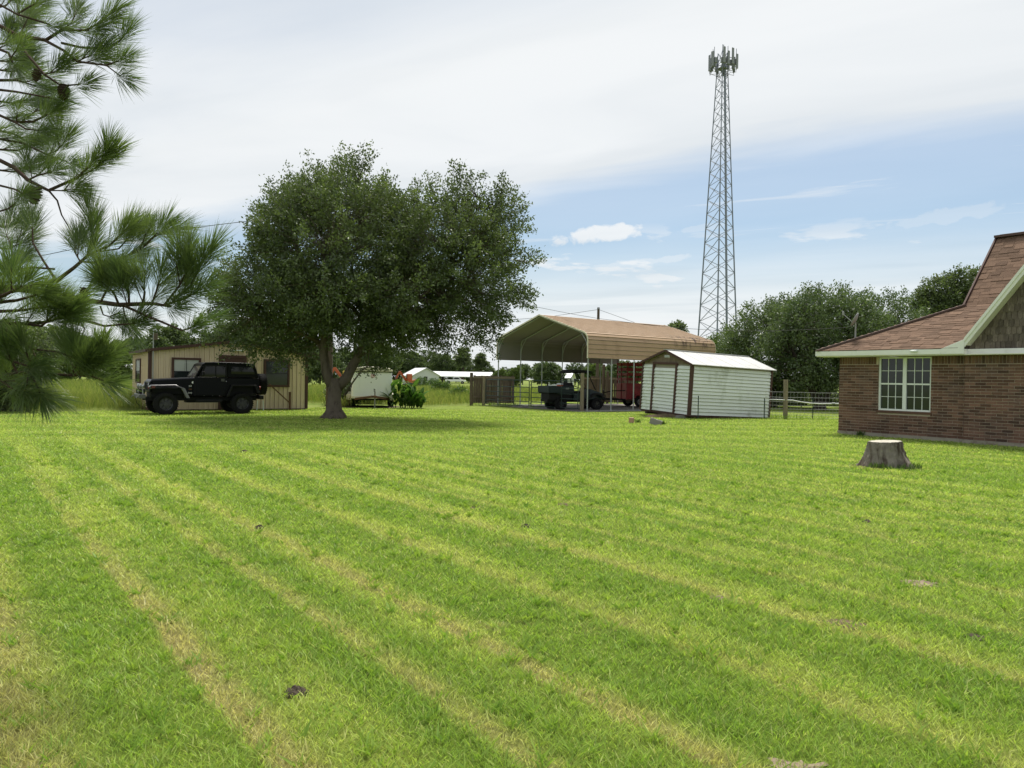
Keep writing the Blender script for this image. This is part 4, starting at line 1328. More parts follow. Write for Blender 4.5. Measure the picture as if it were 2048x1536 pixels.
# ------------------------------------------------------------------ gates, posts and plank fences
def tube_gate(p0, p1, label):
    p0, p1 = Vector(p0), Vector(p1)
    d = p1 - p0
    G = thing('tube_gate', (*p0, 0), math.atan2(d.y, d.x), label, 'gate', 'green tube gates in front of the carport')
    L = d.length
    MB().tube([(.03, 0, .10), (.03, 0, 1.34), (.05, 0, 1.41), (.12, 0, 1.44), (L - .12, 0, 1.44), (L - .05, 0, 1.41), (L - .03, 0, 1.34), (L - .03, 0, .10)], .024, 8).build('outer_frame', MATS['gate_green'], G)
    for z in (.11, .33, .56, .80, 1.08):
        MB().tube([(.03, 0, z), (L - .03, 0, z)], .021, 7).build('rail', MATS['gate_green'], G)
    for k in (1, 2):
        MB().box(L * k / 3 - .02, L * k / 3 + .02, -.028, -.022, .09, 1.45).build('upright', MATS['gate_green'], G)
    for z in (.25, 1.2):
        MB().lathe([(.032, z - .03), (.032, z + .03)], c=(-.01, 0, 0), n=8).build('hinge', MATS['steel'], G)


gd = Vector((.705, -.709)); g0 = Vector((-1.55, 40.07)) + gd * .14
tube_gate(g0, g0 + gd * 3.36, 'green tube gate hinged on the wooden post left of the carport')
tube_gate(g0 + gd * 3.45, g0 + gd * 6.66, 'green tube gate in front of the parked utility vehicle')


def wood_post(x, y, h, r, label, m='post_wood', sq=False, group=None):
    mb = MB()
    if sq: mb.box(-r, r, -r, r, -.2, h)
    else: mb.lathe([(r * 1.04, -.2), (r * 1.03, .1), (r, h * .5), (r * .98, h - .02), (r * .85, h)], n=12)
    o = mb.build('fence_post', MATS[m], None, bevel=.008 if sq else 0)
    o.location = (x, y, 0)
    o.rotation_euler = (rnd.uniform(-.015, .015), rnd.uniform(-.015, .015), rnd.uniform(0, 1))
    return tag(o, label, 'post', group)


wood_post(3.40, 35.06, 1.84, .09, 'pale wooden gate post in front of the carport', group='wooden posts around the carport')
wood_post(-1.55, 40.0, 1.64, .085, 'round wooden post carrying the left tube gate', group='wooden posts around the carport')
wood_post(-2.2, 39.55, 1.80, .09, 'leftmost grey wooden post of the short plank fence', 'wood_grey', group='wooden posts around the carport')
wood_post(5.95, 47.3, 2.55, .10, 'tall leaning wooden post behind the carport plank fence', 'wood_grey', group='wooden posts around the carport')
wood_post(6.20, 47.1, 2.10, .085, 'shorter wooden post beside the tall one behind the carport', 'wood_grey', group='wooden posts around the carport')


def plank_fence(a, b, z0, z1, label, rails=True, jag=.03, wd=.14):
    a, b = Vector(a), Vector(b); d = b - a
    Fn = thing('plank_fence', (*a, 0), math.atan2(d.y, d.x), label, 'fence', 'weathered plank fences by the carport')
    n = int(d.length / wd)
    for k in range(n):
        h = z1 + rnd.uniform(-jag, jag)
        o = MB().box(k * wd + .006, (k + 1) * wd - .004, -.012, .012, z0, h).build('plank', MATS['wood_grey'], Fn)
        o.rotation_euler = (0, 0, rnd.uniform(-.02, .02))
    if rails:
        MB().box(0, d.length, -.05, -.014, z1 - .16, z1 - .05).build('rail', MATS['post_wood'], Fn)
        MB().box(0, d.length, -.05, -.014, z0 + .30, z0 + .40).build('rail', MATS['wood_grey'], Fn)


plank_fence((-2.15, 40.25), (.15, 41.0), .12, 1.66, 'dark plank fence panel behind the left tube gate')
plank_fence((4.6, 47.2), (8.2, 47.9), .05, 1.72, 'weathered plank fence behind the carport, left of the red trailer', jag=.07)


# ------------------------------------------------------------------ utility vehicle
def utility_vehicle():
    U = thing('utility_vehicle', (3.12, 37.1, .0), rad(21), 'dark green utility vehicle with cargo bed and black canopy under the carport', 'utility vehicle')
    K = MATS
    b = bpy.data.objects.new('cargo_bed', None); COL.objects.link(b); b.parent = U
    MB().box(-1.62, -.30, -.68, -.63, .84, 1.18).build('bed_side', K['utv_green'], b, bevel=.012); MB().box(-1.62, -.30, .63, .68, .84, 1.18).build('bed_side', K['utv_green'], b, bevel=.012)
    MB().box(-1.66, -1.62, -.68, .68, .84, 1.18).build('tailgate', K['utv_green'], b, bevel=.012); MB().box(-.30, -.26, -.68, .68, .84, 1.20).build('bed_front', K['utv_green'], b)
    MB().box(-1.62, -.30, -.63, .63, .82, .86).build('bed_floor', K['black_plastic'], b)
    MB().box(-.72, -.54, -.684, -.679, 1.04, 1.10).build('decal', K['white_decal'], b)
    MB().box(-1.60, 1.35, -.42, .42, .38, .50).build('chassis', K['black_plastic'], U)
    MB().box(-1.55, -.28, -.50, .50, .46, .82).build('engine_cover', K['black_plastic'], U, bevel=.03)
    MB().box(-.26, .62, -.66, .66, .40, .50).build('floor_pan', K['black_plastic'], U, bevel=.02)
    MB().box(-.26, .22, -.64, .64, .50, .82).build('seat_box', K['utv_green'], U, bevel=.03)
    MB().box(-.22, .24, -.60, .60, .82, .94).build('seat', K['black_plastic'], U, bevel=.04)
    MB().hexa([(-.30, -.60, .90), (-.18, -.60, .90), (-.18, .60, .90), (-.30, .60, .90), (-.40, -.60, 1.36), (-.30, -.60, 1.36), (-.30, .60, 1.36), (-.40, .60, 1.36)]).build('backrest', K['black_plastic'], U, bevel=.03)
    mb = MB(); mb.hexa([(.60, -.66, .50), (1.50, -.60, .55), (1.50, .60, .55), (.60, .66, .50), (.66, -.64, 1.06), (1.44, -.54, .84), (1.44, .54, .84), (.66, .64, 1.06)])
    mb.build('hood', K['utv_green'], U, bevel=.05, seg=3)
    for s in (-1, 1):
        MB().lathe([(.07, 1.46), (.07, 1.49)], c=(0, s * .40, .74), axis='x', n=12).build('headlight', K['lamp_glass'], U)
        MB().prism([(.62, .62), (.72, .80), (1.0, .86), (1.30, .80), (1.42, .60), (1.32, .60), (1.2, .74), (.98, .78), (.76, .72), (.70, .60)], *sorted((s * .58, s * .80))).build('front_fender', K['black_plastic'], U)
        for x in (-.96, 1.04):
            wheel(U, x, s * .60, .30, .305, .26, s, rimr=.5)
    MB().tube([(1.58, -.5, .45), (1.62, -.45, .75), (1.62, .45, .75), (1.58, .5, .45)], .025, 6).build('brush_guard', K['black_plastic'], U)
    # cage
    cg = bpy.data.objects.new('roll_cage', None); COL.objects.link(cg); cg.parent = U
    for s in (-1, 1):
        MB().tube([(-.36, s * .62, .86), (-.42, s * .60, 1.55), (-.22, s * .58, 1.90), (.50, s * .58, 1.86), (.62, s * .60, 1.70), (.98, s * .62, 1.00)], .028, 7).build('cage_tube', K['black_plastic'], cg)
        MB().tube([(-.38, s * .61, 1.25), (.2, s * .62, 1.05), (.25, s * .62, .84)], .022, 6).build('hip_rail', K['black_plastic'], cg)
    for x, z in ((-.42, 1.55), (-.22, 1.90), (.50, 1.86), (-.38, 1.2)):
        MB().tube([(x, -.6, z), (x, .6, z)], .024, 6).build('cross_tube', K['black_plastic'], cg)
    mb = MB(); mb.prism([(-.50, 1.90), (-.26, 2.02), (.30, 2.01), (.74, 1.95), (.76, 1.88), (.30, 1.90), (-.24, 1.905), (-.46, 1.82)], -.64, .64)
    mb.build('canopy', K['black_plastic'], U, bevel=.02)
    MB().tube([(.68, -.28, 1.02), (.50, -.28, 1.12)], .018, 6).build('steering_column', K['black_plastic'], U)
    mb = MB(); mb.tube([(.48 + .05 * math.sin(a), -.28 + .17 * math.cos(a), 1.14 + .15 * math.sin(a)) for a in [2 * math.pi * k / 16 for k in range(17)]], .014, 6); mb.build('steering_wheel', K['black_plastic'], U)
    # things carried
    j = thing('orange_cooler', (0, 0, 0), 0, 'small orange cooler on the bed of the utility vehicle', 'cooler')
    j.matrix_world = U.matrix_basis @ Matrix.Translation((-.78, -.1, .862))
    MB().lathe([(.13, 0), (.16, .05), (.17, .34), (.15, .38)], n=16).build('tub', K['orange_paint'], j, smooth=True)
    MB().lathe([(.175, .381), (.175, .44), (.10, .46)], n=16).build('lid', K['white_decal'], j)


utility_vehicle()


# ------------------------------------------------------------------ red stock trailer
def stock_trailer():
    T = thing('stock_trailer', (6.50, 41.0, 0), rad(9), 'red slatted livestock trailer under the carport, partly behind the white shed', 'trailer')
    K = MATS
    L, Wd = 4.6, 1.9
    for y in (0, Wd):
        MB().box(0, L, y - .02, y + .02, .46, 1.36).build('side_panel', K['trailer_red'], T, bevel=.008)
        for z in (1.52, 1.80, 2.08, 2.38):
            MB().box(0, L, y - .022, y + .022, z, z + .15).build('slat', K['trailer_red'], T)
        for x in (.02, 1.1, 2.2, 3.3, L - .02):
            MB().box(x - .035, x + .035, y - .045, y - .0225, .46, 2.55).build('upright', K['trailer_red'], T)
    MB().box(-.02, .02, .02, Wd - .02, .46, 1.36).build('front_panel', K['trailer_red'], T)
    for z in (1.52, 1.80, 2.08, 2.38):
        MB().box(-.022, .022, .022, Wd - .022, z, z + .15).build('slat', K['trailer_red'], T)
    MB().box(-.06, -.023, Wd / 2 - .04, Wd / 2 + .04, .46, 2.53).build('upright', K['trailer_red'], T)
    MB().box(0, L, .03, Wd - .03, .40, .45).build('floor', K['rust'], T)
    MB().box(1.0, 1.55, -.032, -.023, .50, .57).build('decal', K['white_decal'], T)
    for yy in (.25, Wd - .25):
        MB().bar((.1, yy, .42), (-1.35, Wd / 2 + (yy - Wd / 2) * .08, .44), .07, .10).build('tongue', K['black_plastic'], T)
    MB().box(-1.55, -1.3, Wd / 2 - .08, Wd / 2 + .08, .39, .52).build('coupler', K['steel'], T)
    j = MB().tube([(-1.1, Wd / 2, .0), (-1.1, Wd / 2, .95)], .035, 8).build('jack', K['black_plastic'], T)
    MB().tube([(-1.1, Wd / 2, .95), (-1.1, Wd / 2 - .16, .97), (-1.1, Wd / 2 - .17, .86)], .014, 6).build('crank', K['steel'], j)
    MB().box(-1.2, -1.0, Wd / 2 - .1, Wd / 2 + .1, -.01, .015).build('jack_foot', K['steel'], j)
    MB().tube([(-.02, .3, .95), (-.6, Wd / 2, .90), (-1.05, Wd / 2 - .05, .80)], .03, 6).build('front_brace', K['black_plastic'], T)
    for s, y in ((-1, -.15), (1, Wd + .15)):
        for x in (.75, 1.75):
            wheel(T, x, y, .33, .33, .2, s, rim='steel', tread=False)
        MB().prism([(.35, .55), (.45, .74), (2.05, .74), (2.15, .55), (2.08, .55), (2.0, .69), (.5, .69), (.42, .55)], *sorted((y - .12, y + .12))).build('fender', K['trailer_red'], T)


stock_trailer()


# ------------------------------------------------------------------ white shed
def shed():
    S = thing('storage_shed', (7.22, 29.5, .11), 0, 'leaning white metal storage shed with brown trim and door', 'shed')
    S.matrix_world = Matrix.Translation((7.22, 29.5, .11)) @ Matrix.Rotation(rad(27), 4, 'Z') @ Matrix.Rotation(rad(1.9), 4, 'Y') @ Matrix.Rotation(rad(2.0), 4, 'X')
    K = MATS
    L, Wd, ZE, ZP = 4.42, 3.2, 2.14, 2.66
    MB().prism([(.01, .02), (Wd - .01, .02), (Wd - .01, ZE - .02), (Wd / 2, ZP - .05), (.01, ZE - .02)], .01, L - .01, plane='yz').build('core', K['far_wall'], S)  # darker core colour in the board gaps draws the lap shadows
    ph = .1425
    def board(a, b, z, along):
        """lap board: lower edge stands out"""
        o = MB()
        if along == 'x': o.hexa([(a, -.052, z), (b, -.052, z), (b, .006, z), (a, .006, z), (a, -.010, z + ph - .012), (b, -.010, z + ph - .012), (b, .006, z + ph - .012), (a, .006, z + ph - .012)])
        else: o.hexa([(-.052, a, z), (.006, a, z), (.006, b, z), (-.052, b, z), (-.010, a, z + ph - .012), (.006, a, z + ph - .012), (.006, b, z + ph - .012), (-.010, b, z + ph - .012)])
        return o
    n = int((ZE - .06) / ph)
    dr = bpy.data.objects.new('door', None); COL.objects.link(dr); dr.parent = S
    for k in range(n):
        z = .05 + k * ph
        board(.06, L - .05, z, 'x').build('siding_board', K['shed_white'], S)
        board(.06, .86, z, 'y').build('siding_board', K['shed_white'], S)
        board(2.50, Wd - .05, z, 'y').build('siding_board', K['shed_white'], S)
        if z + ph < 2.02:
            board(.98, 2.38, z + .02, 'y').build('door_board', K['shed_white'], dr)
    for y0, y1, z1 in ((.86, .98, 2.06), (2.38, 2.50, 2.06)):
        MB().box(-.062, .0, y0, y1, .02, z1).build('door_jamb', K['brown_trim'], S)
    MB().box(-.064, .0, .86, 2.50, 2.06, 2.15).build('door_header', K['brown_trim'], S)
    MB().box(-.06, -.035, 2.30, 2.36, 1.0, 1.12).build('latch', K['steel'], dr)
    MB().box(-.065, .055, -.065, .055, .0, ZE).build('corner_trim', K['brown_trim'], S)
    MB().box(-.065, .05, Wd - .05, Wd + .04, .0, ZE).build('corner_trim', K['brown_trim'], S)
    MB().box(L - .045, L + .04, -.065, .05, .0, ZE).build('corner_trim', K['brown_trim'], S)
    MB().box(.05, L - .045, -.025, .01, -.03, .05).build('base_rail', K['brown_trim'], S)
    MB().box(-.03, .01, .055, Wd - .05, -.03, .05).build('base_rail', K['brown_trim'], S)
    for y in (.35, 1.6, 2.85):
        MB().box(.0, L, y - .06, y + .06, -.14, -.03).build('skid', K['wood_grey'], S)
    # gable panel and vent
    MB().prism([(.06, ZE - .04), (Wd - .05, ZE - .04), (Wd / 2, ZP - .04)], -.02, .005, plane='yz').build('gable_panel', K['wood_grey'], S)  # shade on the gable is put into this darker grey-brown
    v = MB().box(-.032, -.02, Wd / 2 - .16, Wd / 2 + .16, 2.36, 2.46).build('vent', K['shed_white'], S)
    for k in range(3):
        MB().box(-.042, -.032, Wd / 2 - .14, Wd / 2 + .14, 2.37 + k * .03, 2.385 + k * .03).build('louvre', K['galv'], v)
    # roof sheets
    dz = (ZP - ZE) / (Wd / 2)
    nsh = 6
    for s in (0, 1):
        Y = (lambda y: y) if s == 0 else (lambda y: Wd - y)
        for k in range(nsh):
            xa, xb = -.14 + k * (L + .28) / nsh, -.14 + (k + 1) * (L + .28) / nsh
            mb = MB()
            mb.hexa([(xa, Y(-.16), ZE - .16 * dz), (xb, Y(-.16), ZE - .16 * dz), (xb, Y(Wd / 2), ZP), (xa, Y(Wd / 2), ZP), (xa, Y(-.16), ZE - .16 * dz + .03), (xb, Y(-.16), ZE - .16 * dz + .03), (xb, Y(Wd / 2), ZP + .03), (xa, Y(Wd / 2), ZP + .03)])
            mb.bar((xb - .015, Y(-.16), ZE - .16 * dz + .030), (xb - .015, Y(Wd / 2), ZP + .030), .03, .012)
            mb.build('roof_sheet', K['shed_roof'], S)
        mb = MB(); mb.bar((-.15, Y(-.16), ZE - .16 * dz - .01), (-.15, Y(Wd / 2), ZP - .01), .02, .09); mb.build('rake_trim', K['brown_trim'], S)
    MB().box(-.16, L + .16, Wd / 2 - .10, Wd / 2 + .10, ZP + .02, ZP + .05).build('ridge_cap', K['shed_roof'], S)
    tag(lump('earth_mound', K['dirt'], 6.55, 30.3, 1.25, .55, .14, 9, 20, 5), 'low mound of bare earth at the shed door', kind='structure')
    tag(lump('earth_strip', K['dark_dirt_and_shade'], 9.3, 30.75, 2.2, .35, .03, 12, 20, 4), 'strip of dark bare earth under the shed', kind='structure').rotation_euler = (0, 0, 0)
    c = MB().box(-.2, .2, -.1, .1, 0, .12).build('support_block', K['block_grey'], None)
    c.location = (6.95, 29.72, 0); c.rotation_euler = (0, 0, rad(27))
    tag(c, 'dark concrete block under the front corner of the shed', 'block')


shed()


# ------------------------------------------------------------------ wire fence and odd items
def t_post(x, y, h, label):
    T = thing('t_post', (x, y, 0), rnd.uniform(-.2, .2), label, 'post', 'steel T posts along the wire fence')
    mb = MB(); mb.box(-.020, .020, -.004, .004, -.2, h); mb.box(-.004, .004, .0045, .034, -.2, h)
    mb.build('stem', MATS['gate_green'], T)
    MB().box(-.012, .012, -.006, -.0042, h - .1, h).build('tip', MATS['white_decal'] if 0 else MATS['gate_green'], T)
    return T


t_post(7.53, 29.25, .95, 'dark steel T post in front of the shed wall near its corner')
t_post(10.72, 30.75, .86, 'dark steel T post at the far right corner of the shed')
t_post(12.72, 30.6, .95, 'dark steel T post in the wire fence next to the brick house')
wood_post(11.57, 30.62, 1.66, .07, 'square wooden fence post between the shed and the brick house', sq=True)


def wire_fence():
    Fn = thing('wire_fence', (10.75, 30.7, 0), 0, 'welded wire mesh fence between the shed and the brick house', 'fence')
    L = 9.0
    mb = MB()
    for k in range(int(L / .15) + 1):
        x = k * .15
        mb.tube([(x, 0, .04), (x + rnd.uniform(-.008, .008), 0, 1.14)], .0045, 3, cap=False)
    tag(mb.build('upright_wires', MATS['fence_wire'], Fn), kind='stuff')
    for z in (.06, .17, .29, .42, .57, .73, .92, 1.13):
        MB().tube([(i * .75, 0, z + rnd.uniform(-.012, .012)) for i in range(13)], .0055, 4, cap=False).build('line_wire', MATS['fence_wire'], Fn)
    P = [at(1538, 799, 30.6), at(1560, 799.5, 30.6), at(1585, 800.5, 30.55), at(1603, 804, 30.55), at(1620, 806.5, 30.55), at(1640, 807.5, 30.55), at(1676, 807.5, 30.55), at(1730, 806.5, 30.5)]
    mb = MB(); mb.tube(P, .022, 8)
    o = tag(mb.build('white_pipe', MATS['white_pipe'], smooth=True), 'thin white pipe sagging along the wire fence', 'pipe')
    q = at(1667, 807, 30.5)
    MB().lathe([(.03, -.06), (.035, -.05), (.035, .05), (.03, .06)], c=q, axis='x', n=10).build('coupling', MATS['galv'], o)


wire_fence()


def odd_items():
    b = thing('concrete_block', (4.93, 24.9, .0), rad(-28), 'grey hollow concrete block tilted on the lawn before the shed', 'block')
    b.matrix_world = Matrix.Translation((4.95, 24.9, .035)) @ Matrix.Rotation(rad(-24), 4, 'Z') @ Matrix.Rotation(rad(16), 4, 'Y')
    mb = MB()
    for x0, x1 in ((-.2, -.165), (-.018, .018), (.165, .2)): mb.box(x0, x1, -.066, .066, -.03, .165)
    mb.box(-.2, .2, -.1, -.066, -.03, .165); mb.box(-.2, .2, .066, .1, -.03, .165)
    mb.build('shell', MATS['block_grey'], b, bevel=.006)
    p = MB().lathe([(.09, -.05), (.10, 0), (.10, .15), (.095, .185), (.07, .195)], n=14).build('terracotta_block', MATS['pink_stone'], None, smooth=False)
    p.location = (4.28, 25.85, 0)
    tag(p, 'small pinkish stone standing on the lawn left of the concrete block', 'stone')
    for i, (cx, cy, lb) in enumerate(((4.50, 25.8, 'tuft of weeds beside the pinkish stone'), (5.22, 24.95, 'tuft of weeds beside the concrete block'))):
        n = 70
        V, F = blades(cx + rng.normal(0, .05, n), cy + rng.normal(0, .04, n), rng.uniform(.05, .18, n), rng.uniform(.012, .024, n), rng.uniform(.01, .08, n))
        tag(np_mesh('weed_tuft', V, F, MATS['weed'], tint=np.repeat(rng.random(n), 4)), lb, 'weeds')
    # scrubby weeds along the gates and fence
    pts = [(-2.0, 39.5, 40), (-1.0, 39.4, 60), (-.4, 38.8, 60), (.1, 39.6, 50), (11.3, 30.5, 70), (12.2, 30.45, 50), (13.0, 30.5, 40), (1.2, 37.6, 30)]
    X, Y = [], []
    for cx, cy, n in pts:
        X.append(cx + rng.normal(0, .22, n)); Y.append(cy + rng.normal(0, .12, n))
    X, Y = np.concatenate(X), np.concatenate(Y); n = len(X)
    V, F = blades(X, Y, rng.uniform(.06, .30, n), rng.uniform(.015, .035, n), rng.uniform(.03, .25, n))
    tag(np_mesh('fence_weeds', V, F, MATS['lawn_weed'], tint=np.repeat(rng.random(n), 4)), 'weeds left standing along the gates and the wire fence', 'weeds', kind='stuff')


odd_items()
# ------------------------------------------------------------------ trees
def unit(a):
    return a / (np.linalg.norm(a, axis=-1, keepdims=True) + 1e-9)


def crown_clusters(ells, n, seed, inner=.45):
    g = np.random.default_rng(seed)
    E = np.array(ells, float)
    wgt = (E[:, 3] * E[:, 4] * E[:, 5]) ** .8
    idx = g.choice(len(E), n, p=wgt / wgt.sum())
    d = unit(g.normal(size=(n, 3)))
    r = inner + (1 - inner) * g.random(n) ** .55
    p = E[idx, :3] + d * E[idx, 3:6] * r[:, None]
    out = unit(d / E[idx, 3:6])
    # depth inside the union: thin out the ones far inside
    q = np.min(np.linalg.norm((p[:, None, :] - E[None, :, :3]) / E[None, :, 3:6], axis=2), axis=1)
    keep = (q > .62) | (g.random(n) < .55)
    return p[keep], out[keep], q[keep]


def leaf_mesh(name, C, O, m, parent, nleaf, size, length, radius, seed, up=.45, slim=None, aspect=.5):
    g = np.random.default_rng(seed)
    n = len(C)
    ax = unit(O * .9 + np.array([0, 0, up]) + g.normal(0, .28, (n, 3)))
    Ln = g.uniform(*length, n)
    cl = g.random(n)
    N = n * nleaf
    k = np.repeat(np.arange(n), nleaf)
    t = g.random(N)
    rr = radius * (1.05 - .55 * t)
    pos = C[k] + ax[k] * (Ln[k] * (t - .25))[:, None] + g.normal(0, 1, (N, 3)) * rr[:, None] * np.array([1, 1, .8])
    d = unit(ax[k] * .7 + g.normal(0, .75, (N, 3)) + np.array([0, 0, -.05]))
    nr = unit(g.normal(0, .8, (N, 3)) + np.array([0, 0, .8]))
    s = unit(np.cross(d, nr))
    L = size * g.uniform(.7, 1.3, N)
    V = np.empty((N, 4, 3), np.float32)
    V[:, 0] = pos
    V[:, 1] = pos + d * (L * .5)[:, None] - s * (L * aspect * .5)[:, None]
    V[:, 2] = pos + d * L[:, None]
    V[:, 3] = pos + d * (L * .5)[:, None] + s * (L * aspect * .5)[:, None]
    tint = np.clip(.62 * cl[k] + .45 * g.random(N) - .05, 0, 1)
    o = np_mesh(name, V.reshape(-1, 3), np.arange(N * 4).reshape(N, 4), m, parent, np.repeat(tint, 4))
    return o, ax, Ln


def limb_samples(limbs):
    P = []
    for pts, r0, r1 in limbs[1:] if len(limbs) > 1 else limbs:
        pts = [Vector(p) for p in pts]
        for a, b in zip(pts[:-1], pts[1:]):
            for i in range(4):
                P.append(a.lerp(b, i / 4 + .1))
    return np.array([tuple(p) for p in P])


def twigs(mb, S, C, ax, Ln, r, every=1):
    for i in range(0, len(C), every):
        c = C[i]
        w = np.linalg.norm(S - c, axis=1) + .6 * np.maximum(0, S[:, 2] - c[2])
        a = S[int(np.argmin(w))]
        e = c + ax[i] * Ln[i] * .6
        mid = (a + c) / 2 + np.array([0, 0, .12 * np.linalg.norm(c - a)]) * (1 if c[2] > a[2] else -.3)
        mb.tube([a, mid, c, e], [r, r * .7, r * .45, r * .18], 3, cap=False)


def tree(name, label, cat, base, ells, limbs, ncl, nleaf, size, leafm, barkm, seed, length=(.4, .8), radius=.2, group=None, up=.45, tw=.02, every=1, inner=.45, tops=None):
    T = thing(name, base, 0, label, cat, group)
    C, O, q = crown_clusters(ells, ncl, seed, inner)
    if tops is not None:
        C = np.vstack([C, tops[0]]); O = np.vstack([O, tops[1]])
    o, ax, Ln = leaf_mesh('crown', C, O, MATS[leafm], T, nleaf, size, length, radius, seed + 1, up)
    mb = MB()
    for pts, r0, r1 in limbs:
        n = len(pts)
        rs = [r0 + (r1 - r0) * i / (n - 1) for i in range(n)] if not isinstance(r0, (list, tuple)) else r0
        mb.tube(pts, rs, 12 if max(rs) > .1 else 6, wob=.05)
    mb.build('trunk', MATS[barkm], T, smooth=True)
    mb = MB(); twigs(mb, limb_samples(limbs), C, ax, Ln, tw, every)
    mb.build('branches', MATS[barkm], T)
    return T


def big_oak():
    base = (-6.23, 25.46, 0)
    k = 56.9
    def q(px, py): return ((px - (752 - py) * .0172 - 668) / k, 1.5 + (752 - py) / k)
    ells = []
    for px, py, rx, ry, dy, ryy in ((690, 500, 190, 150, 0, 4.2), (700, 436, 112, 70, .3, 2.6), (885, 490, 145, 114, .2, 3.4), (935, 550, 112, 105, -.3, 3.0), (530, 600, 98, 78, 0, 3.0),
                                    (690, 610, 190, 62, -.5, 4.0), (955, 450, 85, 64, .2, 2.2), (615, 485, 98, 88, -.4, 3.0), (820, 600, 130, 70, -1.0, 3.0), (480, 640, 62, 46, 0, 2.0), (560, 670, 70, 34, -.6, 2.2), (720, 665, 130, 44, .3, 2.6), (800, 655, 110, 44, .5, 2.4)):
        x, z = q(px, py)
        ells.append((x, dy, z, (rx - 20) / k, ryy - .3, (ry - 16) / k))
    def p(px, py, y=0.0):
        x, z = q(px, py); return (x, y, z)
    limbs = [
        ([(0, 0, -.15), (0, 0, .10), (-.01, 0, .35), (0, 0, .75), (.02, 0, 1.15), (.03, 0, 1.42)], [.44, .36, .275, .24, .25, .19], 0),
        ([(-.06, 0, 1.05), p(652, 745, -.05), p(648, 710, -.1), p(650, 665, -.2), p(640, 600, -.3), p(600, 500, -.5), p(580, 430, -.6)], [.18, .165, .15, .135, .11, .07, .03], 0),
        ([(.10, 0, 1.10), p(692, 755, .05), p(708, 720, .1), p(728, 680, .2), p(760, 620, .4), p(800, 540, .6), p(830, 450, .7)], [.20, .18, .16, .14, .11, .07, .03], 0),
        ([p(700, 735, .1), p(722, 705, .3), p(770, 665, .8), p(860, 610, 1.0), p(940, 560, .9)], .12, .03),
        ([p(710, 715, .1), p(775, 650, -.5), p(860, 590, -1.2), p(950, 500, -1.2)], .11, .03),
        ([p(648, 705, -.1), p(610, 660, .4), p(560, 620, .7), p(500, 600, .6)], .09, .025),
        ([p(650, 690, -.1), p(590, 660, -1.0), p(530, 640, -1.5)], .08, .02),
        ([p(645, 650, -.2), p(690, 560, .6), p(710, 450, .5), p(715, 350, .3)], .11, .025),
        ([p(735, 670, .2), p(850, 560, .3), p(920, 450, .2), p(960, 380, .2)], .10, .02),
        ([p(690, 790, -.1), p(708, 765, -.35), p(728, 742, -.6), p(745, 730, -.8)], .038, .015),
        ([p(740, 660, .3), p(700, 600, -1.2), p(690, 540, -2.3)], .09, .02),
        ([p(745, 650, .3), p(800, 600, 1.8), p(820, 520, 2.6)], .09, .02),
    ]
    # feathery leaders and hanging sprays along the rim
    rim = [(722, 300, .5, 1), (745, 308, .7, 1), (700, 318, .1, 1), (660, 330, -.2, 1), (600, 345, -.4, 1), (575, 365, -.6, .8), (545, 395, -.8, .6), (530, 430, -.9, .4), (518, 425, -1, .3), (500, 485, -1, .2), (492, 500, -1, .1),
           (640, 325, 0, 1), (680, 305, .1, 1), (770, 350, .4, 1), (830, 365, .2, 1), (868, 350, .1, 1), (910, 335, .1, 1), (918, 345, .1, 1), (945, 345, .2, 1), (1000, 360, .4, 1), (1015, 365, .5, 1), (1035, 385, .8, .7), (1050, 410, 1, .5), (1058, 440, 1, .3),
           (1062, 500, 1, 0), (1068, 520, 1, .2), (1064, 590, 1, 0), (1058, 600, 1, -.2), (1050, 570, 1, 0), (470, 545, -1, .2), (440, 560, -1, .3), (430, 600, -1, 0), (425, 640, -1, -.2), (470, 520, -1, .3),
           (1010, 640, .7, -.6), (985, 655, .5, -.7), (960, 665, .4, -.8), (1000, 620, .8, -.5), (965, 685, .4, -.9), (930, 670, .2, -.9), (900, 690, .2, -.9), (870, 690, 0, -1), (560, 705, -.3, -.9), (600, 712, -.1, -1), (480, 700, -.4, -.9), (500, 705, -.2, -1), (530, 700, .1, -1),
           (742, 742, .4, -.2), (580, 720, 0, -1), (610, 705, 0, -1), (440, 680, -.6, -.6), (455, 665, -.8, -.4)]
    TC, TO = [], []
    for px, py, ux, uz in rim:
        py += 20 * max(0, uz); px -= 14 * ux * (abs(ux) > .45)
        for j in range(4):
            f = j * .17
            TC.append((*[(a) for a in (q(px, py)[0] - ux * f + rnd.uniform(-.12, .12),)], rnd.uniform(-.7, .7), q(px, py)[1] - uz * f + rnd.uniform(-.1, .1)))
            TO.append((ux, 0, uz))
    T = tree('live_oak', 'large dark green oak tree with a forked trunk on the lawn', 'tree', base, ells, limbs, 2350, 100, .100, 'oak_leaf', 'bark', 3,
             length=(.5, 1.05), radius=.155, tops=(np.array(TC), unit(np.array(TO, float))), tw=.016, up=.35)
    tag(lump('root_soil', MATS['dirt'], base[0], base[1], .72, .6, .03, 21, 20, 4), 'bare earth round the foot of the large oak', kind='structure')
    # surface roots
    for a in (.2, 1.4, 2.6, 3.6, 4.7, 5.6):
        L = rnd.uniform(.42, .68)
        mb = MB(); mb.tube([(math.cos(a) * .2, math.sin(a) * .2, .22), (math.cos(a) * .36, math.sin(a) * .36, .08), (math.cos(a) * L, math.sin(a) * L, -.02)], [.12, .075, .02], 8)
        mb.build('root', MATS['bark'], T, smooth=True)


big_oak()


def pe(px, py, rx, ry, D, base, dep=None):
    c = at(px, py, D)
    k = D / FPX
    return (c.x - base[0], c.y - base[1], c.z, rx * k, dep or (rx + ry) * .5 * k, ry * k)


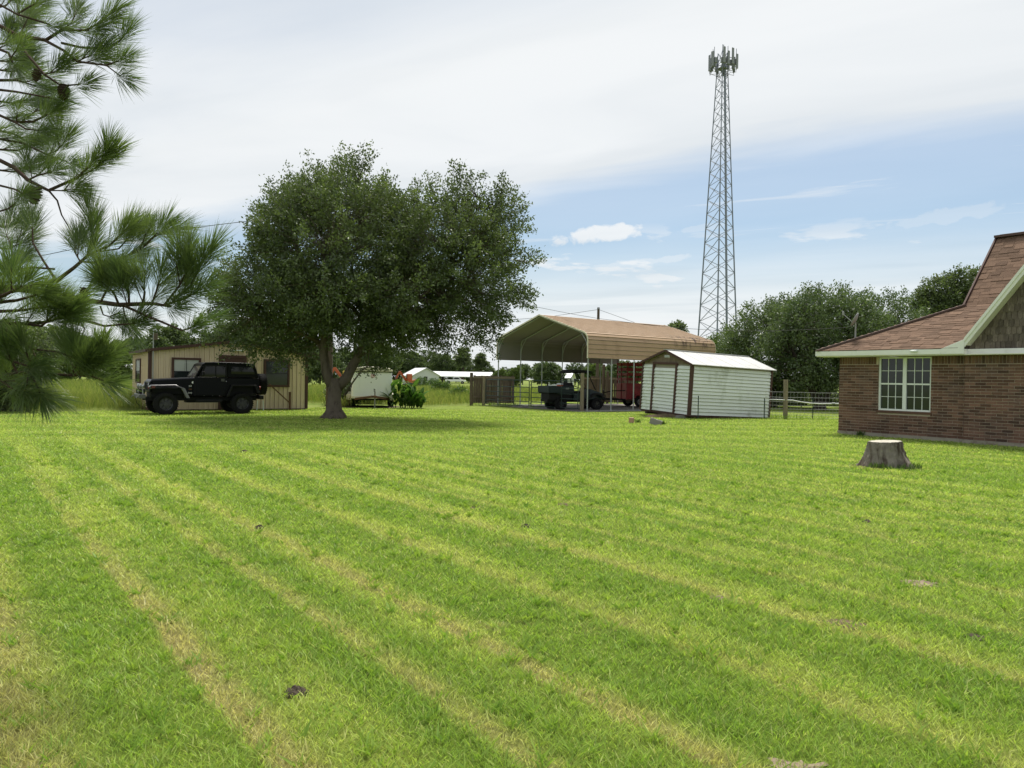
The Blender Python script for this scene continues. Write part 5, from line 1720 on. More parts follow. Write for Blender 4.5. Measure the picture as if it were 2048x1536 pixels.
def fork_limbs(H0, tops, r, lean=0.0):
    L = [([(0, 0, -.2), (0, 0, .1), (lean * .3, 0, H0 * .6), (lean, 0, H0)], [r * 1.35, r * 1.1, r * .9, r * .8], 0)]
    for tx, ty, tz in tops:
        L.append(([(lean, 0, H0 * .85), (lean + (tx - lean) * .35, ty * .3, H0 + (tz - H0) * .45), (tx, ty, tz)], r * .6, r * .1))
    return L


def right_trees():
    D = 42.0
    b = (at(1640, 822, D).x, D, 0)
    e = [pe(1648, 655, 118, 72, D, b), pe(1600, 715, 95, 62, D, b), pe(1705, 700, 85, 75, D, b), pe(1660, 735, 70, 40, D, b)]
    lm = [([(0, 0, -.2), (0, 0, .1), (0, 0, .5)], [.42, .36, .3], 0),
          ([(-.1, 0, .3), (-.55, 0, 1.3), (-1.2, .2, 2.6), (-2.0, .3, 4.2)], .24, .06), ([(.1, 0, .3), (.55, -.1, 1.4), (1.0, -.2, 2.8), (1.6, -.2, 4.6)], .24, .06), ([(0, 0, .4), (.1, .4, 1.6), (.2, 1.0, 4.0)], .2, .05)]
    tree('shade_tree', 'broad grey-green oak with a forked trunk behind the wire fence', 'tree', b, e, lm, 620, 85, .15, 'grey_oak_leaf', 'dark_bark', 21, (.5, 1.0), .30, 'trees behind the house and the shed', tw=.025)
    D = 46.0
    b = (at(1545, 820, D).x, D, 0)
    e = [pe(1545, 690, 92, 82, D, b), pe(1490, 712, 52, 42, D, b), pe(1570, 755, 78, 42, D, b), pe(1600, 640, 60, 50, D, b)]
    tree('shade_tree', 'dense grey-green tree rising directly behind the white shed', 'tree', b, e, fork_limbs(1.2, [(-1.5, 0, 3.5), (1.2, .5, 3.8), (0, -.8, 4.5)], .26), 560, 85, .155, 'grey_oak_leaf', 'dark_bark', 25, (.5, 1.0), .30, 'trees behind the house and the shed', tw=.025)
    D = 47.0
    b = (at(1775, 820, D).x, D, 0)
    e = [pe(1772, 655, 72, 66, D, b), pe(1735, 690, 70, 60, D, b), pe(1810, 690, 50, 60, D, b)]
    tree('shade_tree', 'grey-green tree crown behind the low end of the house roof', 'tree', b, e, fork_limbs(1.6, [(-1.3, 0, 4), (1.2, .5, 4), (0, -.8, 4.8)], .26), 380, 85, .155, 'grey_oak_leaf', 'dark_bark', 29, (.5, 1.0), .30, 'trees behind the house and the shed', tw=.025)
    D = 62.0
    b = (at(1905, 815, D).x, D, 0)
    e = [pe(1892, 588, 44, 30, D, b), pe(1862, 612, 34, 26, D, b), pe(1930, 568, 38, 26, D, b), pe(1900, 625, 55, 35, D, b)]
    tree('roof_tree', 'tall dark green tree showing above the steep part of the house roof', 'tree', b, e, fork_limbs(4.5, [(-1.3, 0, 7), (1.2, .5, 8.5), (0, -.8, 7.8)], .3), 330, 75, .22, 'oak_leaf', 'dark_bark', 33, (.5, .9), .34, 'trees behind the house and the shed', tw=.03)
    D = 58.0
    b = (at(1452, 815, D).x, D, 0)
    e = [pe(1455, 705, 40, 40, D, b), pe(1440, 730, 36, 36, D, b)]
    tree('young_tree', 'light green young tree between the carport end and the shed roof', 'tree', b, e, fork_limbs(1.5, [(-.6, 0, 3.3), (.6, .3, 3.6)], .12), 200, 70, .18, 'light_leaf', 'dark_bark', 37, (.4, .8), .28, 'trees behind the house and the shed', tw=.02)
    # shade shrubs low behind the fence
    for i, (px, D, w, h) in enumerate(((1560, 50.0, 1.6, 1.5), (1600, 51.5, 1.8, 1.7), (1690, 51.0, 2.0, 1.6), (1745, 50.0, 1.8, 1.6))):
        b = (at(px, 820, D).x, D, 0)
        tree('shrub', ('dark shrub behind the fence close to the shed', 'dark shrub behind the wooden fence post', 'dark shrub right of the forked oak trunk', 'dark shrub hidden behind the brick house corner')[i], 'shrub', b, [(0, 0, h * .5, w, w * .7, h * .55)], fork_limbs(.3, [(-.4, 0, .8), (.4, .2, .9)], .06), 130, 60, .14, 'oak_leaf', 'dark_bark', 50 + i, (.3, .6), .22, 'dark shrubs behind the wire fence', every=3)


right_trees()


# ------------------------------------------------------------------ trees of the distance: four kinds, then copies
def unit_tree(seed, kind):
    g = random.Random(seed)
    T = thing('far_tree', (0, 0, 0))
    if kind == 'broad':
        e = [(0, 0, .66, .34, .34, .26), (-.2, .05, .52, .24, .26, .2), (.22, -.05, .55, .25, .26, .22), (g.uniform(-.1, .1), 0, .80, .22, .22, .19), (0, .1, .40, .28, .28, .14)]
        n, nl = 340, 60
    elif kind == 'pine':
        e = [(0, 0, .90, .10, .10, .10), (-.06, 0, .76, .14, .14, .07), (.07, .03, .66, .15, .15, .07), (-.03, 0, .54, .13, .13, .05)]
        n, nl = 150, 50
    elif kind == 'round':
        e = [(0, 0, .55, .38, .38, .36), (.12, 0, .75, .25, .25, .22), (-.15, .1, .72, .22, .24, .2), (0, 0, .25, .34, .34, .2)]
        n, nl = 340, 60
    else:
        e = [(-.2, 0, .5, .25, .25, .42), (.2, .1, .45, .27, .25, .40), (0, 0, .6, .3, .25, .36), (.4, 0, .35, .2, .2, .3), (-.42, 0, .35, .22, .2, .3)]
        n, nl = 380, 60
    C, O, q = crown_clusters(e, n, seed, .5)
    lf = {'broad': 'wood_leaf', 'pine': 'oak_leaf', 'round': 'light_leaf', 'thicket': 'wood_leaf'}[kind]
    leaf_mesh('crown', C, O, MATS[lf], T, nl, .033, (.04, .09), .032, seed + 1, .4, aspect=.7)
    mb = MB(); mb.tube([(0, 0, -.02), (0, 0, .3), (.01, 0, .6), (0, 0, .85)], [.026, .02, .014, .005], 7)
    for k in range(5):
        c = C[g.randrange(len(C))]
        mb.tube([(0, 0, .3 + .06 * k), (c[0] * .5, c[1] * .5, .35 + .1 * k), tuple(c)], [.012, .008, .003], 4)
    mb.build('trunk', MATS['dark_bark'], T)
    return T


PROTO = {k: unit_tree(s, k) for k, s in (('broad', 101), ('pine', 113), ('round', 127), ('thicket', 139))}
USED = set()


def far_tree(kind, px, top, D, label, group, wide=1.0, rz=None):
    hz = 741 + .01722 * (px - 61)
    h = EYE + (hz - top) / FPX * D
    src = PROTO[kind]
    if kind not in USED:
        USED.add(kind); o = src
    else:
        o = src.copy(); COL.objects.link(o)
        for ch in list(src.children):
            if ch.name.startswith(('crown', 'trunk')):
                c = ch.copy(); COL.objects.link(c); c.parent = o
    o.location = ((px - 1024) / FPX * D, D, 0)
    o.scale = (h * wide, h * wide, h)
    o.rotation_euler = (0, 0, rnd.uniform(0, 6.28) if rz is None else rz)
    for k in ('group', 'label', 'category'):
        if k in o: del o[k]
    tag(o, label, 'tree', group)
    return o


G1, L1 = 'tree line across the field', 'tree in the far tree line closing off the field'
G2, L2 = 'trees of the pine wood at left', 'tree of the even dark wood far behind the metal building'
for px, top, D, k in ((618, 700, 190, 'thicket'), (650, 690, 205, 'broad'), (690, 692, 215, 'thicket'), (735, 700, 195, 'broad'), (775, 706, 215, 'thicket'), (815, 700, 208, 'broad'), (850, 698, 235, 'thicket'), (885, 706, 215, 'broad'), (912, 712, 235, 'thicket'),
                      (945, 722, 220, 'thicket'), (975, 728, 240, 'thicket'), (1008, 733, 215, 'thicket'), (1045, 727, 190, 'broad'), (1075, 725, 210, 'thicket'), (1110, 728, 180, 'broad'), (1150, 724, 205, 'thicket'), (1190, 722, 180, 'broad'), (1230, 722, 200, 'thicket'), (1275, 722, 190, 'broad'), (1320, 715, 200, 'thicket')):
    far_tree(k, px, top, D, L1, G1, rnd.uniform(.95, 1.25))
for px in range(-30, 640, 38):
    far_tree(rnd.choice(('thicket', 'broad', 'thicket')), px + rnd.uniform(-8, 8), 675 + rnd.uniform(-5, 6), 235 + rnd.uniform(-15, 25), L2, G2, rnd.uniform(1.0, 1.3))
far_tree('pine', 926, 697, 200, 'tall pine with a flat crown above the far carport', 'lone far trees', 1.3)
far_tree('pine', 962, 708, 205, 'leaning pine crown right of the tall flat-crowned pine', 'lone far trees', 1.3)
far_tree('pine', 1351, 647, 130, 'dark pine top showing above the far end of the carport roof', 'lone far trees', 1.0)
far_tree('round', 1030, 733, 120, 'light green round tree seen through the carport beside its left post', 'lone far trees', 1.0)
far_tree('round', 1000, 738, 150, 'light green tree behind the left plank fence panel', 'lone far trees', 1.2)
far_tree('round', 1185, 728, 110, 'light green tree seen under the carport above the utility vehicle hood', 'lone far trees', 1.1)
far_tree('broad', 1095, 722, 95, 'dark tree filling the view under the carport above the cargo bed', 'lone far trees', 1.3)
far_tree('broad', 1250, 720, 90, 'dark tree behind the red livestock trailer', 'lone far trees', 1.2)
far_tree('broad', 331, 646, 75, 'dark tree standing just behind the left end of the metal building', 'trees near the metal building', .95)
far_tree('thicket', 400, 656, 85, 'dark bushy tree behind the metal building ridge', 'trees near the metal building', 1.0)
far_tree('broad', 470, 640, 80, 'dark tree behind the metal building roof beside the oak crown', 'trees near the metal building', 1.1)
far_tree('broad', 560, 650, 90, 'dark tree behind the right half of the metal building', 'trees near the metal building', 1.2)
far_tree('thicket', 640, 690, 100, 'dark bushy tree seen between the metal building and the oak trunk', 'trees near the metal building', 1.0)
far_tree('broad', 760, 685, 110, 'dark tree above the white enclosed trailer', 'trees near the metal building', 1.1)
far_tree('round', 118, 652, 85, 'light green tree behind the pine boughs', 'trees behind the pine', 1.0)
far_tree('round', 45, 640, 80, 'light green tree at the left edge behind the pine boughs', 'trees behind the pine', 1.1)
far_tree('round', 205, 690, 110, 'low light green tree left of the far grey roof', 'trees behind the pine', 1.1)
far_tree('round', 243, 700, 140, 'small light green tree just above the far grey roof', 'trees behind the pine', 1.0)
far_tree('thicket', 160, 668, 120, 'dark thicket behind the pine boughs', 'trees behind the pine', 1.1)


def small_plants():
    # bushy small tree with several stems at the lawn edge
    b = (at(44, 826, 26.0).x, 26.0, 0)
    e = [(-.55, .1, 1.0, .8, .8, 1.0), (-.1, .2, 2.2, 1.0, .9, .9), (.3, .1, 1.9, .6, .7, .6), (-1.0, 0, .55, .7, .7, .6)]
    lm = [([(0, 0, -.1), (-.1, 0, .7), (-.3, 0, 1.8)], .06, .03)] + [([(x, y, -.1), (x * 1.3, y, .8), (x * 1.8, y, 1.9)], .055, .02) for x, y in ((.12, .1), (-.14, .05), (.28, -.05), (-.3, .1))]
    tree('bushy_tree', 'small dark many-stemmed tree at the left edge of the lawn', 'tree', b, e, lm, 230, 75, .10, 'oak_leaf', 'bark', 61, (.3, .6), .2)
    # dark shrub beside the trailer
    b = (at(693, 815, 36.0).x, 36.0, 0)
    tree('shrub', 'dark shrub in the shade at the left side of the white trailer', 'shrub', b, [(0, .2, .65, .55, .8, .7), (-.5, .3, .5, .5, .6, .55)], fork_limbs(.2, [(-.2, 0, .7), (.2, .1, .8)], .05), 130, 60, .10, 'oak_leaf', 'dark_bark', 63, (.2, .5), .17, every=3)
    b = (at(728, 815, 39.6).x, 39.6, 0)  # added hedge, keeps the gap under the trailer dark
    tree('shrub', 'low dark hedge plant added to blacken the gap under the white trailer', 'shrub', b, [(0, 0, .40, 1.5, .5, .45), (-1.2, .1, .55, .8, .5, .6)], fork_limbs(.15, [(-.6, 0, .5), (.5, .1, .5)], .04), 190, 60, .10, 'oak_leaf', 'dark_bark', 67, (.2, .4), .15, every=3)
    # bushes standing in the tall grass
    for i, (px, D, s, lb) in enumerate(((882, 60., .8, 'small dark bush in the tall grass right of the leafy clump'), (843, 85., 1.1, 'low bush in the field in front of the pale gabled building'), (868, 95., 1.0, 'low bush in the field below the far carport'), (918, 48., .5, 'dark weedy bush beside the left plank fence'))):
        b = ((px - 1024) / FPX * D, D, 0)
        tree('field_bush', lb, 'bush', b, [(0, 0, s * .6, s * .7, s * .7, s * .6)], fork_limbs(.2, [(-.2 * s, 0, s * .7), (.2 * s, 0, s * .8)], .04), 70, 50, .13, 'weed', 'dark_bark', 70 + i, (.2, .5), .2, 'bushes standing in the field', every=4)


small_plants()


def canna_clump():
    b = at(812, 818, 34.9); b.z = 0
    C = thing('leafy_clump', b, 0, 'clump of broad upright green leaves right of the white trailer', 'plant')
    meshes = []
    for wdt in (.17, .21, .25):
        mb = MB(); n = 6
        vs, fs = [], []
        for i in range(n + 1):
            f = i / n
            w = wdt * math.sin(math.pi * min(1, .12 + f * .88)) ** .7 * (1 if i < n else .05)
            z = f * .75 - .16 * f * f; x = .26 * f * f
            vs += [(x, -w / 2, z + .02 * w), (x + .012, 0, z - .012), (x, w / 2, z + .02 * w)]
        for i in range(n):
            a = i * 3
            fs += [(a, a + 1, a + 4, a + 3), (a + 1, a + 2, a + 5, a + 4)]
        me = bpy.data.meshes.new('leaf'); me.from_pydata(vs, [], fs)
        at_ = me.attributes.new('tint', 'FLOAT', 'POINT'); at_.data.foreach_set('value', [(.15, .5, .9)[len(meshes)]] * len(vs))
        me.materials.append(MATS['canna_leaf'])
        for p in me.polygons: p.use_smooth = True
        meshes.append(me)
    for s in range(34):
        a = rnd.uniform(0, 6.28); r = .75 * math.sqrt(rnd.random())
        x, y = r * math.cos(a) * 1.0, r * math.sin(a) * .7
        h = rnd.uniform(.45, 1.05) * (1.1 - .35 * (x > .35))
        lean = Vector((x * .25 + rnd.uniform(-.06, .06), y * .25, h))
        MB().tube([(x, y, -.05), (x + lean.x * .5, y + lean.y * .5, h * .55), (x + lean.x, y + lean.y, h)], .013, 5, cap=False).build('stem', MATS['weed_stem'], C)
        for k in range(5):
            f = .15 + .85 * k / 4
            o = bpy.data.objects.new('leaf', rnd.choice(meshes)); COL.objects.link(o); o.parent = C
            o.location = (x + lean.x * f, y + lean.y * f, h * f)
            o.rotation_euler = (0, rnd.uniform(.1, .95), rnd.uniform(0, 6.28))
            q = rnd.uniform(.6, 1.05); o.scale = (q, q, q)


mat('weed_stem', (0.06, 0.10, 0.025), 0.7)
canna_clump()


# ------------------------------------------------------------------ pine at the left
def pine():
    base = Vector((-5.0, 5.0, 0))
    T = thing('pine_tree', base, 0, 'long-needled pine with boughs reaching in at the left edge', 'tree')
    c1 = lambda x, y: (x / 3.49, y / 3.49)
    c2 = lambda x, y: (x / 3.49, 400 + y / 3.49)
    inv = lambda p: p - base
    wood, thin = MB(), MB()
    NV, NT_ = [], []
    g = np.random.default_rng(5)
    trunk = [(-.05, 0, -.2), (0, 0, .3), (.02, 0, 1.5), (.03, .02, 3.0), (.0, .05, 4.5), (.02, .05, 6.5), (0, .1, 9.0)]
    MB().tube(trunk, [.26, .21, .185, .165, .14, .10, .03], 14, wob=.06).build('trunk', MATS['pine_bark'], T, smooth=True)

    def tuft(P, d, n=130, L=.19, spread=.75, shoot=.12):
        """a brush of needles round the last stretch of a shoot"""
        d = d.normalized(); n = int(n * 1.2)
        D_ = np.array(d)
        t = g.random(n)
        pos = np.array(P) + D_ * (shoot * (t - .75))[:, None]
        r = g.normal(size=(n, 3)); r -= (r @ D_)[:, None] * D_
        r = unit(r)
        sp = spread * (1.15 - .75 * t) * g.uniform(.5, 1.2, n)
        dr = unit(D_ + r * sp[:, None])
        Ls = L * g.uniform(.72, 1.12, n)
        sag = np.array([0, 0, -1.0]) * (Ls * g.uniform(.02, .16, n))[:, None]
        w = g.uniform(.0011, .0018, n)
        s = unit(np.cross(dr, g.normal(size=(n, 3))))
        V = np.empty((n, 4, 3), np.float32)
        V[:, 0] = pos
        V[:, 1] = pos + dr * (Ls * .5)[:, None] + sag * .25 - s * w[:, None]
        V[:, 2] = pos + dr * Ls[:, None] + sag
        V[:, 3] = pos + dr * (Ls * .5)[:, None] + sag * .25 + s * w[:, None]
        NV.append(V.reshape(-1, 3))
        b = g.random()
        NT_.append(np.repeat(np.clip(.55 * b + .5 * g.random(n), 0, 1), 4))

    def bough(path, D0, D1, r0, r1, ends=True, root=None, side=.55, L=.19):
        """path of picture points, joined back to the trunk when it starts at the frame edge"""
        n = len(path)
        P = [inv(at(x, y, D0 + (D1 - D0) * i / max(1, n - 1))) for i, (x, y) in enumerate(path)]
        if root is not None:
            P = [Vector((.03, 0, root)), Vector((.03, 0, root)).lerp(P[0], .5) + Vector((0, 0, .05))] + P
        rs = [r0 + (r1 - r0) * i / (len(P) - 1) for i in range(len(P))]
        (wood if r0 > .008 else thin).tube(P, rs, 6)
        if ends:
            d = (P[-1] - P[-2]).normalized()
            tuft(P[-1] + d * .03, d + Vector((0, 0, .25)), 170, L)
            for a, b in zip(P[:-1], P[1:]):
                ln = (b - a).length
                for k in range(max(1, int(ln / .13))):
                    if g.random() < side:
                        f = g.random()
                        q = a.lerp(b, f)
                        dd = ((b - a).normalized() * .9 + Vector((g.normal(0, .5), g.normal(0, .5), abs(g.normal(.25, .45))))).normalized()
                        e = q + dd * g.uniform(.05, .13)
                        thin.tube([q, e], [.004, .003], 4)
                        tuft(e, dd, int(g.uniform(80, 150)), L * g.uniform(.8, 1.05))
        return P

    A = lambda *p: [c1(*q) for q in p]
    B = lambda *p: [c2(*q) for q in p]
    # upper boughs
    bough(A((-60, 150), (130, 250), (320, 280), (430, 210), (620, 212)), 4.6, 4.4, .020, .006, root=3.55, side=.35)
    bough(A((430, 212), (500, 160), (520, 110)), 4.45, 4.5, .005, .004, side=.8); bough(A((600, 212), (690, 160), (740, 120)), 4.4, 4.4, .005, .004, side=.5)
    bough(A((320, 285), (440, 350), (540, 430), (740, 455), (830, 425)), 4.5, 4.25, .010, .004, side=.4)
    bough(A((430, 300), (560, 330), (740, 342), (830, 290), (860, 255)), 4.5, 4.4, .008, .004, side=.35)
    bough(A((540, 430), (600, 400), (640, 385)), 4.4, 4.4, .004, .003); bough(A((740, 455), (800, 500), (840, 530)), 4.25, 4.2, .004, .003, side=0)
    bough(A((130, 255), (180, 370), (310, 520), (430, 600), (560, 588)), 4.6, 4.3, .010, .004, side=.3)
    bough(A((310, 520), (390, 500), (430, 470)), 4.4, 4.4, .004, .003)
    bough(A((-60, 0), (120, 100), (350, 172)), 4.5, 4.4, .012, .005, root=4.0, side=.45); bough(A((120, 100), (200, 50), (260, 20)), 4.5, 4.5, .005, .004)
    bough(A((130, 250), (160, 200), (190, 170)), 4.7, 4.8, .005, .004, side=.8); bough(A((-40, 330), (60, 370), (90, 440)), 4.3, 4.2, .010, .005, side=.9)
    bough(A((-40, 560), (120, 560), (250, 600)), 4.6, 4.7, .010, .005, side=.8)
    bough(A((-60, 620), (110, 640), (250, 665), (390, 692)), 4.6, 4.4, .012, .004, root=2.95, side=.4)
    bough(A((-60, 780), (100, 850), (230, 850), (330, 800)), 4.5, 4.4, .014, .005, root=2.75, side=.7)
    bough(A((100, 850), (180, 900), (270, 910)), 4.4, 4.3, .006, .004, side=.8); bough(A((150, 850), (230, 790), (260, 760)), 4.5, 4.6, .005, .004, side=.7)
    bough(A((-60, 1090), (100, 1170), (200, 1260), (340, 1330), (540, 1240), (610, 1170)), 4.5, 4.2, .018, .006, root=2.35, side=.25)
    bough(A((540, 1240), (640, 1190), (720, 1130), (760, 1095)), 4.25, 4.2, .005, .004, side=.9); bough(A((200, 1255), (260, 1225), (360, 1200)), 4.4, 4.2, .006, .004, side=.9)
    bough(A((-60, 960), (160, 1000), (330, 1080), (470, 1130)), 4.7, 4.5, .012, .004, side=.35, root=2.5); bough(A((330, 1080), (400, 1050), (430, 1010)), 4.5, 4.5, .004, .004)
    bough(A((340, 1330), (430, 1330), (500, 1320)), 4.3, 4.2, .004, .003); bough(A((-60, 1280), (100, 1320), (160, 1350)), 4.3, 4.1, .008, .004, side=.4)
    bough(A((340, 1330), (400, 1400), (430, 1500), (500, 1620)), 4.3, 4.4, .006, .003, ends=False)
    # boughs at mid height
    bough(B((-60, 540), (100, 490), (230, 470), (380, 482)), 4.4, 4.2, .013, .006, ends=False, root=2.25)
    bough(B((-40, 90), (60, 60), (110, 20)), 4.5, 4.5, .006, .004, side=.3); bough(B((100, 490), (70, 300), (40, 230)), 4.4, 4.5, .005, .003, side=.2)
    bough(B((-60, 660), (150, 620), (260, 595), (400, 560), (520, 470), (610, 390)), 4.4, 4.2, .022, .008, root=2.05, side=.35, L=.21)
    bough(B((390, 560), (300, 420), (230, 300), (225, 190)), 4.3, 4.4, .008, .004, side=.35, L=.22)
    bough(B((610, 390), (640, 300), (650, 230)), 4.2, 4.25, .006, .004, side=.9, L=.21); bough(B((560, 430), (520, 360), (530, 320)), 4.2, 4.3, .005, .004, side=.9, L=.21)
    bough(B((610, 390), (760, 320), (840, 240)), 4.2, 4.15, .006, .004, side=.9, L=.21); bough(B((700, 360), (830, 340), (900, 260)), 4.3, 4.3, .005, .004, side=.8, L=.21)
    bough(B((870, 400), (1000, 330), (1100, 230)), 4.25, 4.2, .006, .004, side=.9, L=.20); bough(B((560, 430), (700, 440), (880, 395)), 4.2, 4.25, .006, .005, side=.7, L=.2)
    bough(B((-60, 600), (330, 645), (600, 700), (830, 732), (1060, 722), (1190, 742)), 4.5, 3.95, .030, .008, root=1.95, side=.3, L=.2)
    for p in (((1060, 722), (1090, 640), (1110, 560)), ((1000, 725), (1010, 640), (990, 600)), ((1150, 730), (1250, 600), (1290, 520)), ((1200, 700), (1330, 600), (1390, 480)), ((1290, 560), (1370, 480), (1440, 390)), ((1290, 600), (1300, 500), (1270, 400)), ((1150, 735), (1280, 690), (1380, 640)), ((830, 732), (800, 660), (770, 620)), ((700, 715), (760, 600), (740, 540)), ((900, 725), (900, 640), (880, 580))):
        bough(B(*p), 4.05, 4.0, .007, .004, side=.7, L=.20)
    bough(B((400, 700), (550, 830), (730, 880), (950, 860)), 4.3, 4.0, .012, .004, side=.35, L=.16); bough(B((550, 830), (590, 900), (560, 960)), 4.2, 4.2, .005, .003, side=.6, L=.16)
    bough(B((730, 880), (740, 960), (720, 1010)), 4.2, 4.2, .004, .003, ends=False)
    bough(B((700, 740), (720, 800), (800, 830)), 4.2, 4.2, .005, .003, side=.5, L=.15); bough(B((860, 745), (870, 800), (890, 850)), 4.1, 4.1, .004, .003, side=.3, L=.15)
    bough(B((870, 740), (1050, 820), (1150, 860), (1270, 910), (1330, 895)), 4.0, 3.8, .008, .004, side=.3, L=.16)
    bough(B((440, 700), (460, 880), (540, 960)), 4.3, 4.3, .005, .003, ends=False)
    # near dense boughs
    for p, D in ((((-60, 700), (60, 650), (150, 600)), 3.3), (((-60, 720), (120, 700), (260, 660)), 3.4), (((-60, 780), (150, 770), (330, 740)), 3.5), (((-60, 860), (150, 860), (290, 880), (380, 800)), 3.5), (((200, 865), (330, 850), (430, 820)), 3.5), (((-60, 640), (60, 600), (60, 560)), 3.6)):
        bough(B(*p), D, D - .1, .010, .004, side=.9, L=.19)
    bough(B((-60, 840), (100, 940), (220, 1040), (260, 1120)), 3.6, 3.5, .014, .004, root=1.6, side=.3, L=.19)
    bough(B((220, 1040), (400, 1060), (520, 1100)), 3.5, 3.4, .005, .004, side=.3, L=.19)
    bough(B((-60, 1040), (100, 1130), (200, 1160)), 3.5, 3.4, .008, .004, side=.4, L=.18)
    bough(B((-60, 1260), (60, 1220), (200, 1200), (340, 1215), (520, 1225), (580, 1170)), 3.6, 3.4, .012, .006, root=1.35, side=.2, L=.18)
    for p in (((520, 1225), (600, 1150), (640, 1080)), ((540, 1222), (640, 1180), (720, 1120)), ((500, 1228), (540, 1120), (530, 1060)), ((540, 1225), (640, 1230), (720, 1260)), ((200, 1200), (210, 1120), (180, 1060)), ((120, 1210), (80, 1120), (60, 1080)), ((200, 1200), (260, 1300), (280, 1350)), ((-20, 1240), (60, 1300), (110, 1330))):
        bough(B(*p), 3.45, 3.4, .005, .004, side=.35, L=.165)
    # more foliage filling in behind, towards the trunk
    for p, D in ((((-60, 420), (60, 430), (130, 400)), 4.9), (((-60, 480), (80, 500), (170, 470)), 5.0), (((-60, 700), (90, 720), (190, 700)), 4.9), (((-60, 900), (80, 930), (160, 960)), 4.9), (((-60, 1040), (120, 1050), (230, 1010)), 5.0), (((-60, 1180), (90, 1200), (190, 1160)), 4.9), (((-60, 200), (60, 180), (140, 140)), 4.9), (((-60, 60), (40, 40), (90, -10)), 4.9), (((-60, 320), (40, 300), (60, 250)), 4.8)):
        bough(A(*p), D, D + .1, .008, .004, side=.9, L=.19)
    for p, D in ((((-60, 180), (60, 190), (120, 150)), 4.9), (((-60, 330), (60, 340), (150, 300)), 4.9), (((-60, 440), (60, 440), (130, 400)), 4.9)):
        bough(B(*p), D, D + .1, .008, .004, side=.7, L=.19)
    wood.build('boughs', MATS['pine_bark'], T, smooth=True)
    tag(thin.build('twigs', MATS['pine_bark'], T), kind='stuff')
    V = np.vstack(NV)
    np_mesh('needles', V, np.arange(len(V)).reshape(-1, 4), MATS['pine_needle'], T, np.concatenate(NT_))
    # cones
    for (cx, cy), D, s in ((c1(445, 640), 4.35, 1.0), (c1(243, 1358), 4.35, 1.15), (c1(256, 522), 4.45, .8), (c2(585, 650), 4.1, .8)):
        p = inv(at(cx, cy, D))
        mb = MB()
        mb.lathe([(.004, .045), (.016, .04), (.024, .015), (.022, -.02), (.012, -.045), (.003, -.055)], n=8)
        for r in range(6):
            for k in range(8):
                a = 2 * math.pi * (k + .5 * (r % 2)) / 8
                z = .035 - r * .016; q = (.020, .026, .028, .026, .021, .014)[r]
                M = Matrix.Rotation(a, 4, 'Z') @ Matrix.Translation((q, 0, z)) @ Matrix.Rotation(rad(-35), 4, 'Y')
                mb.box(-.010, .008, -.009, .009, -.0025, .0025, M)
        o = mb.build('cone', MATS['cone'], T)
        o.location = p; o.scale = (s * .95,) * 3
        o.rotation_euler = (rnd.uniform(-.4, .4), rnd.uniform(-.4, .4), 0)


pine()


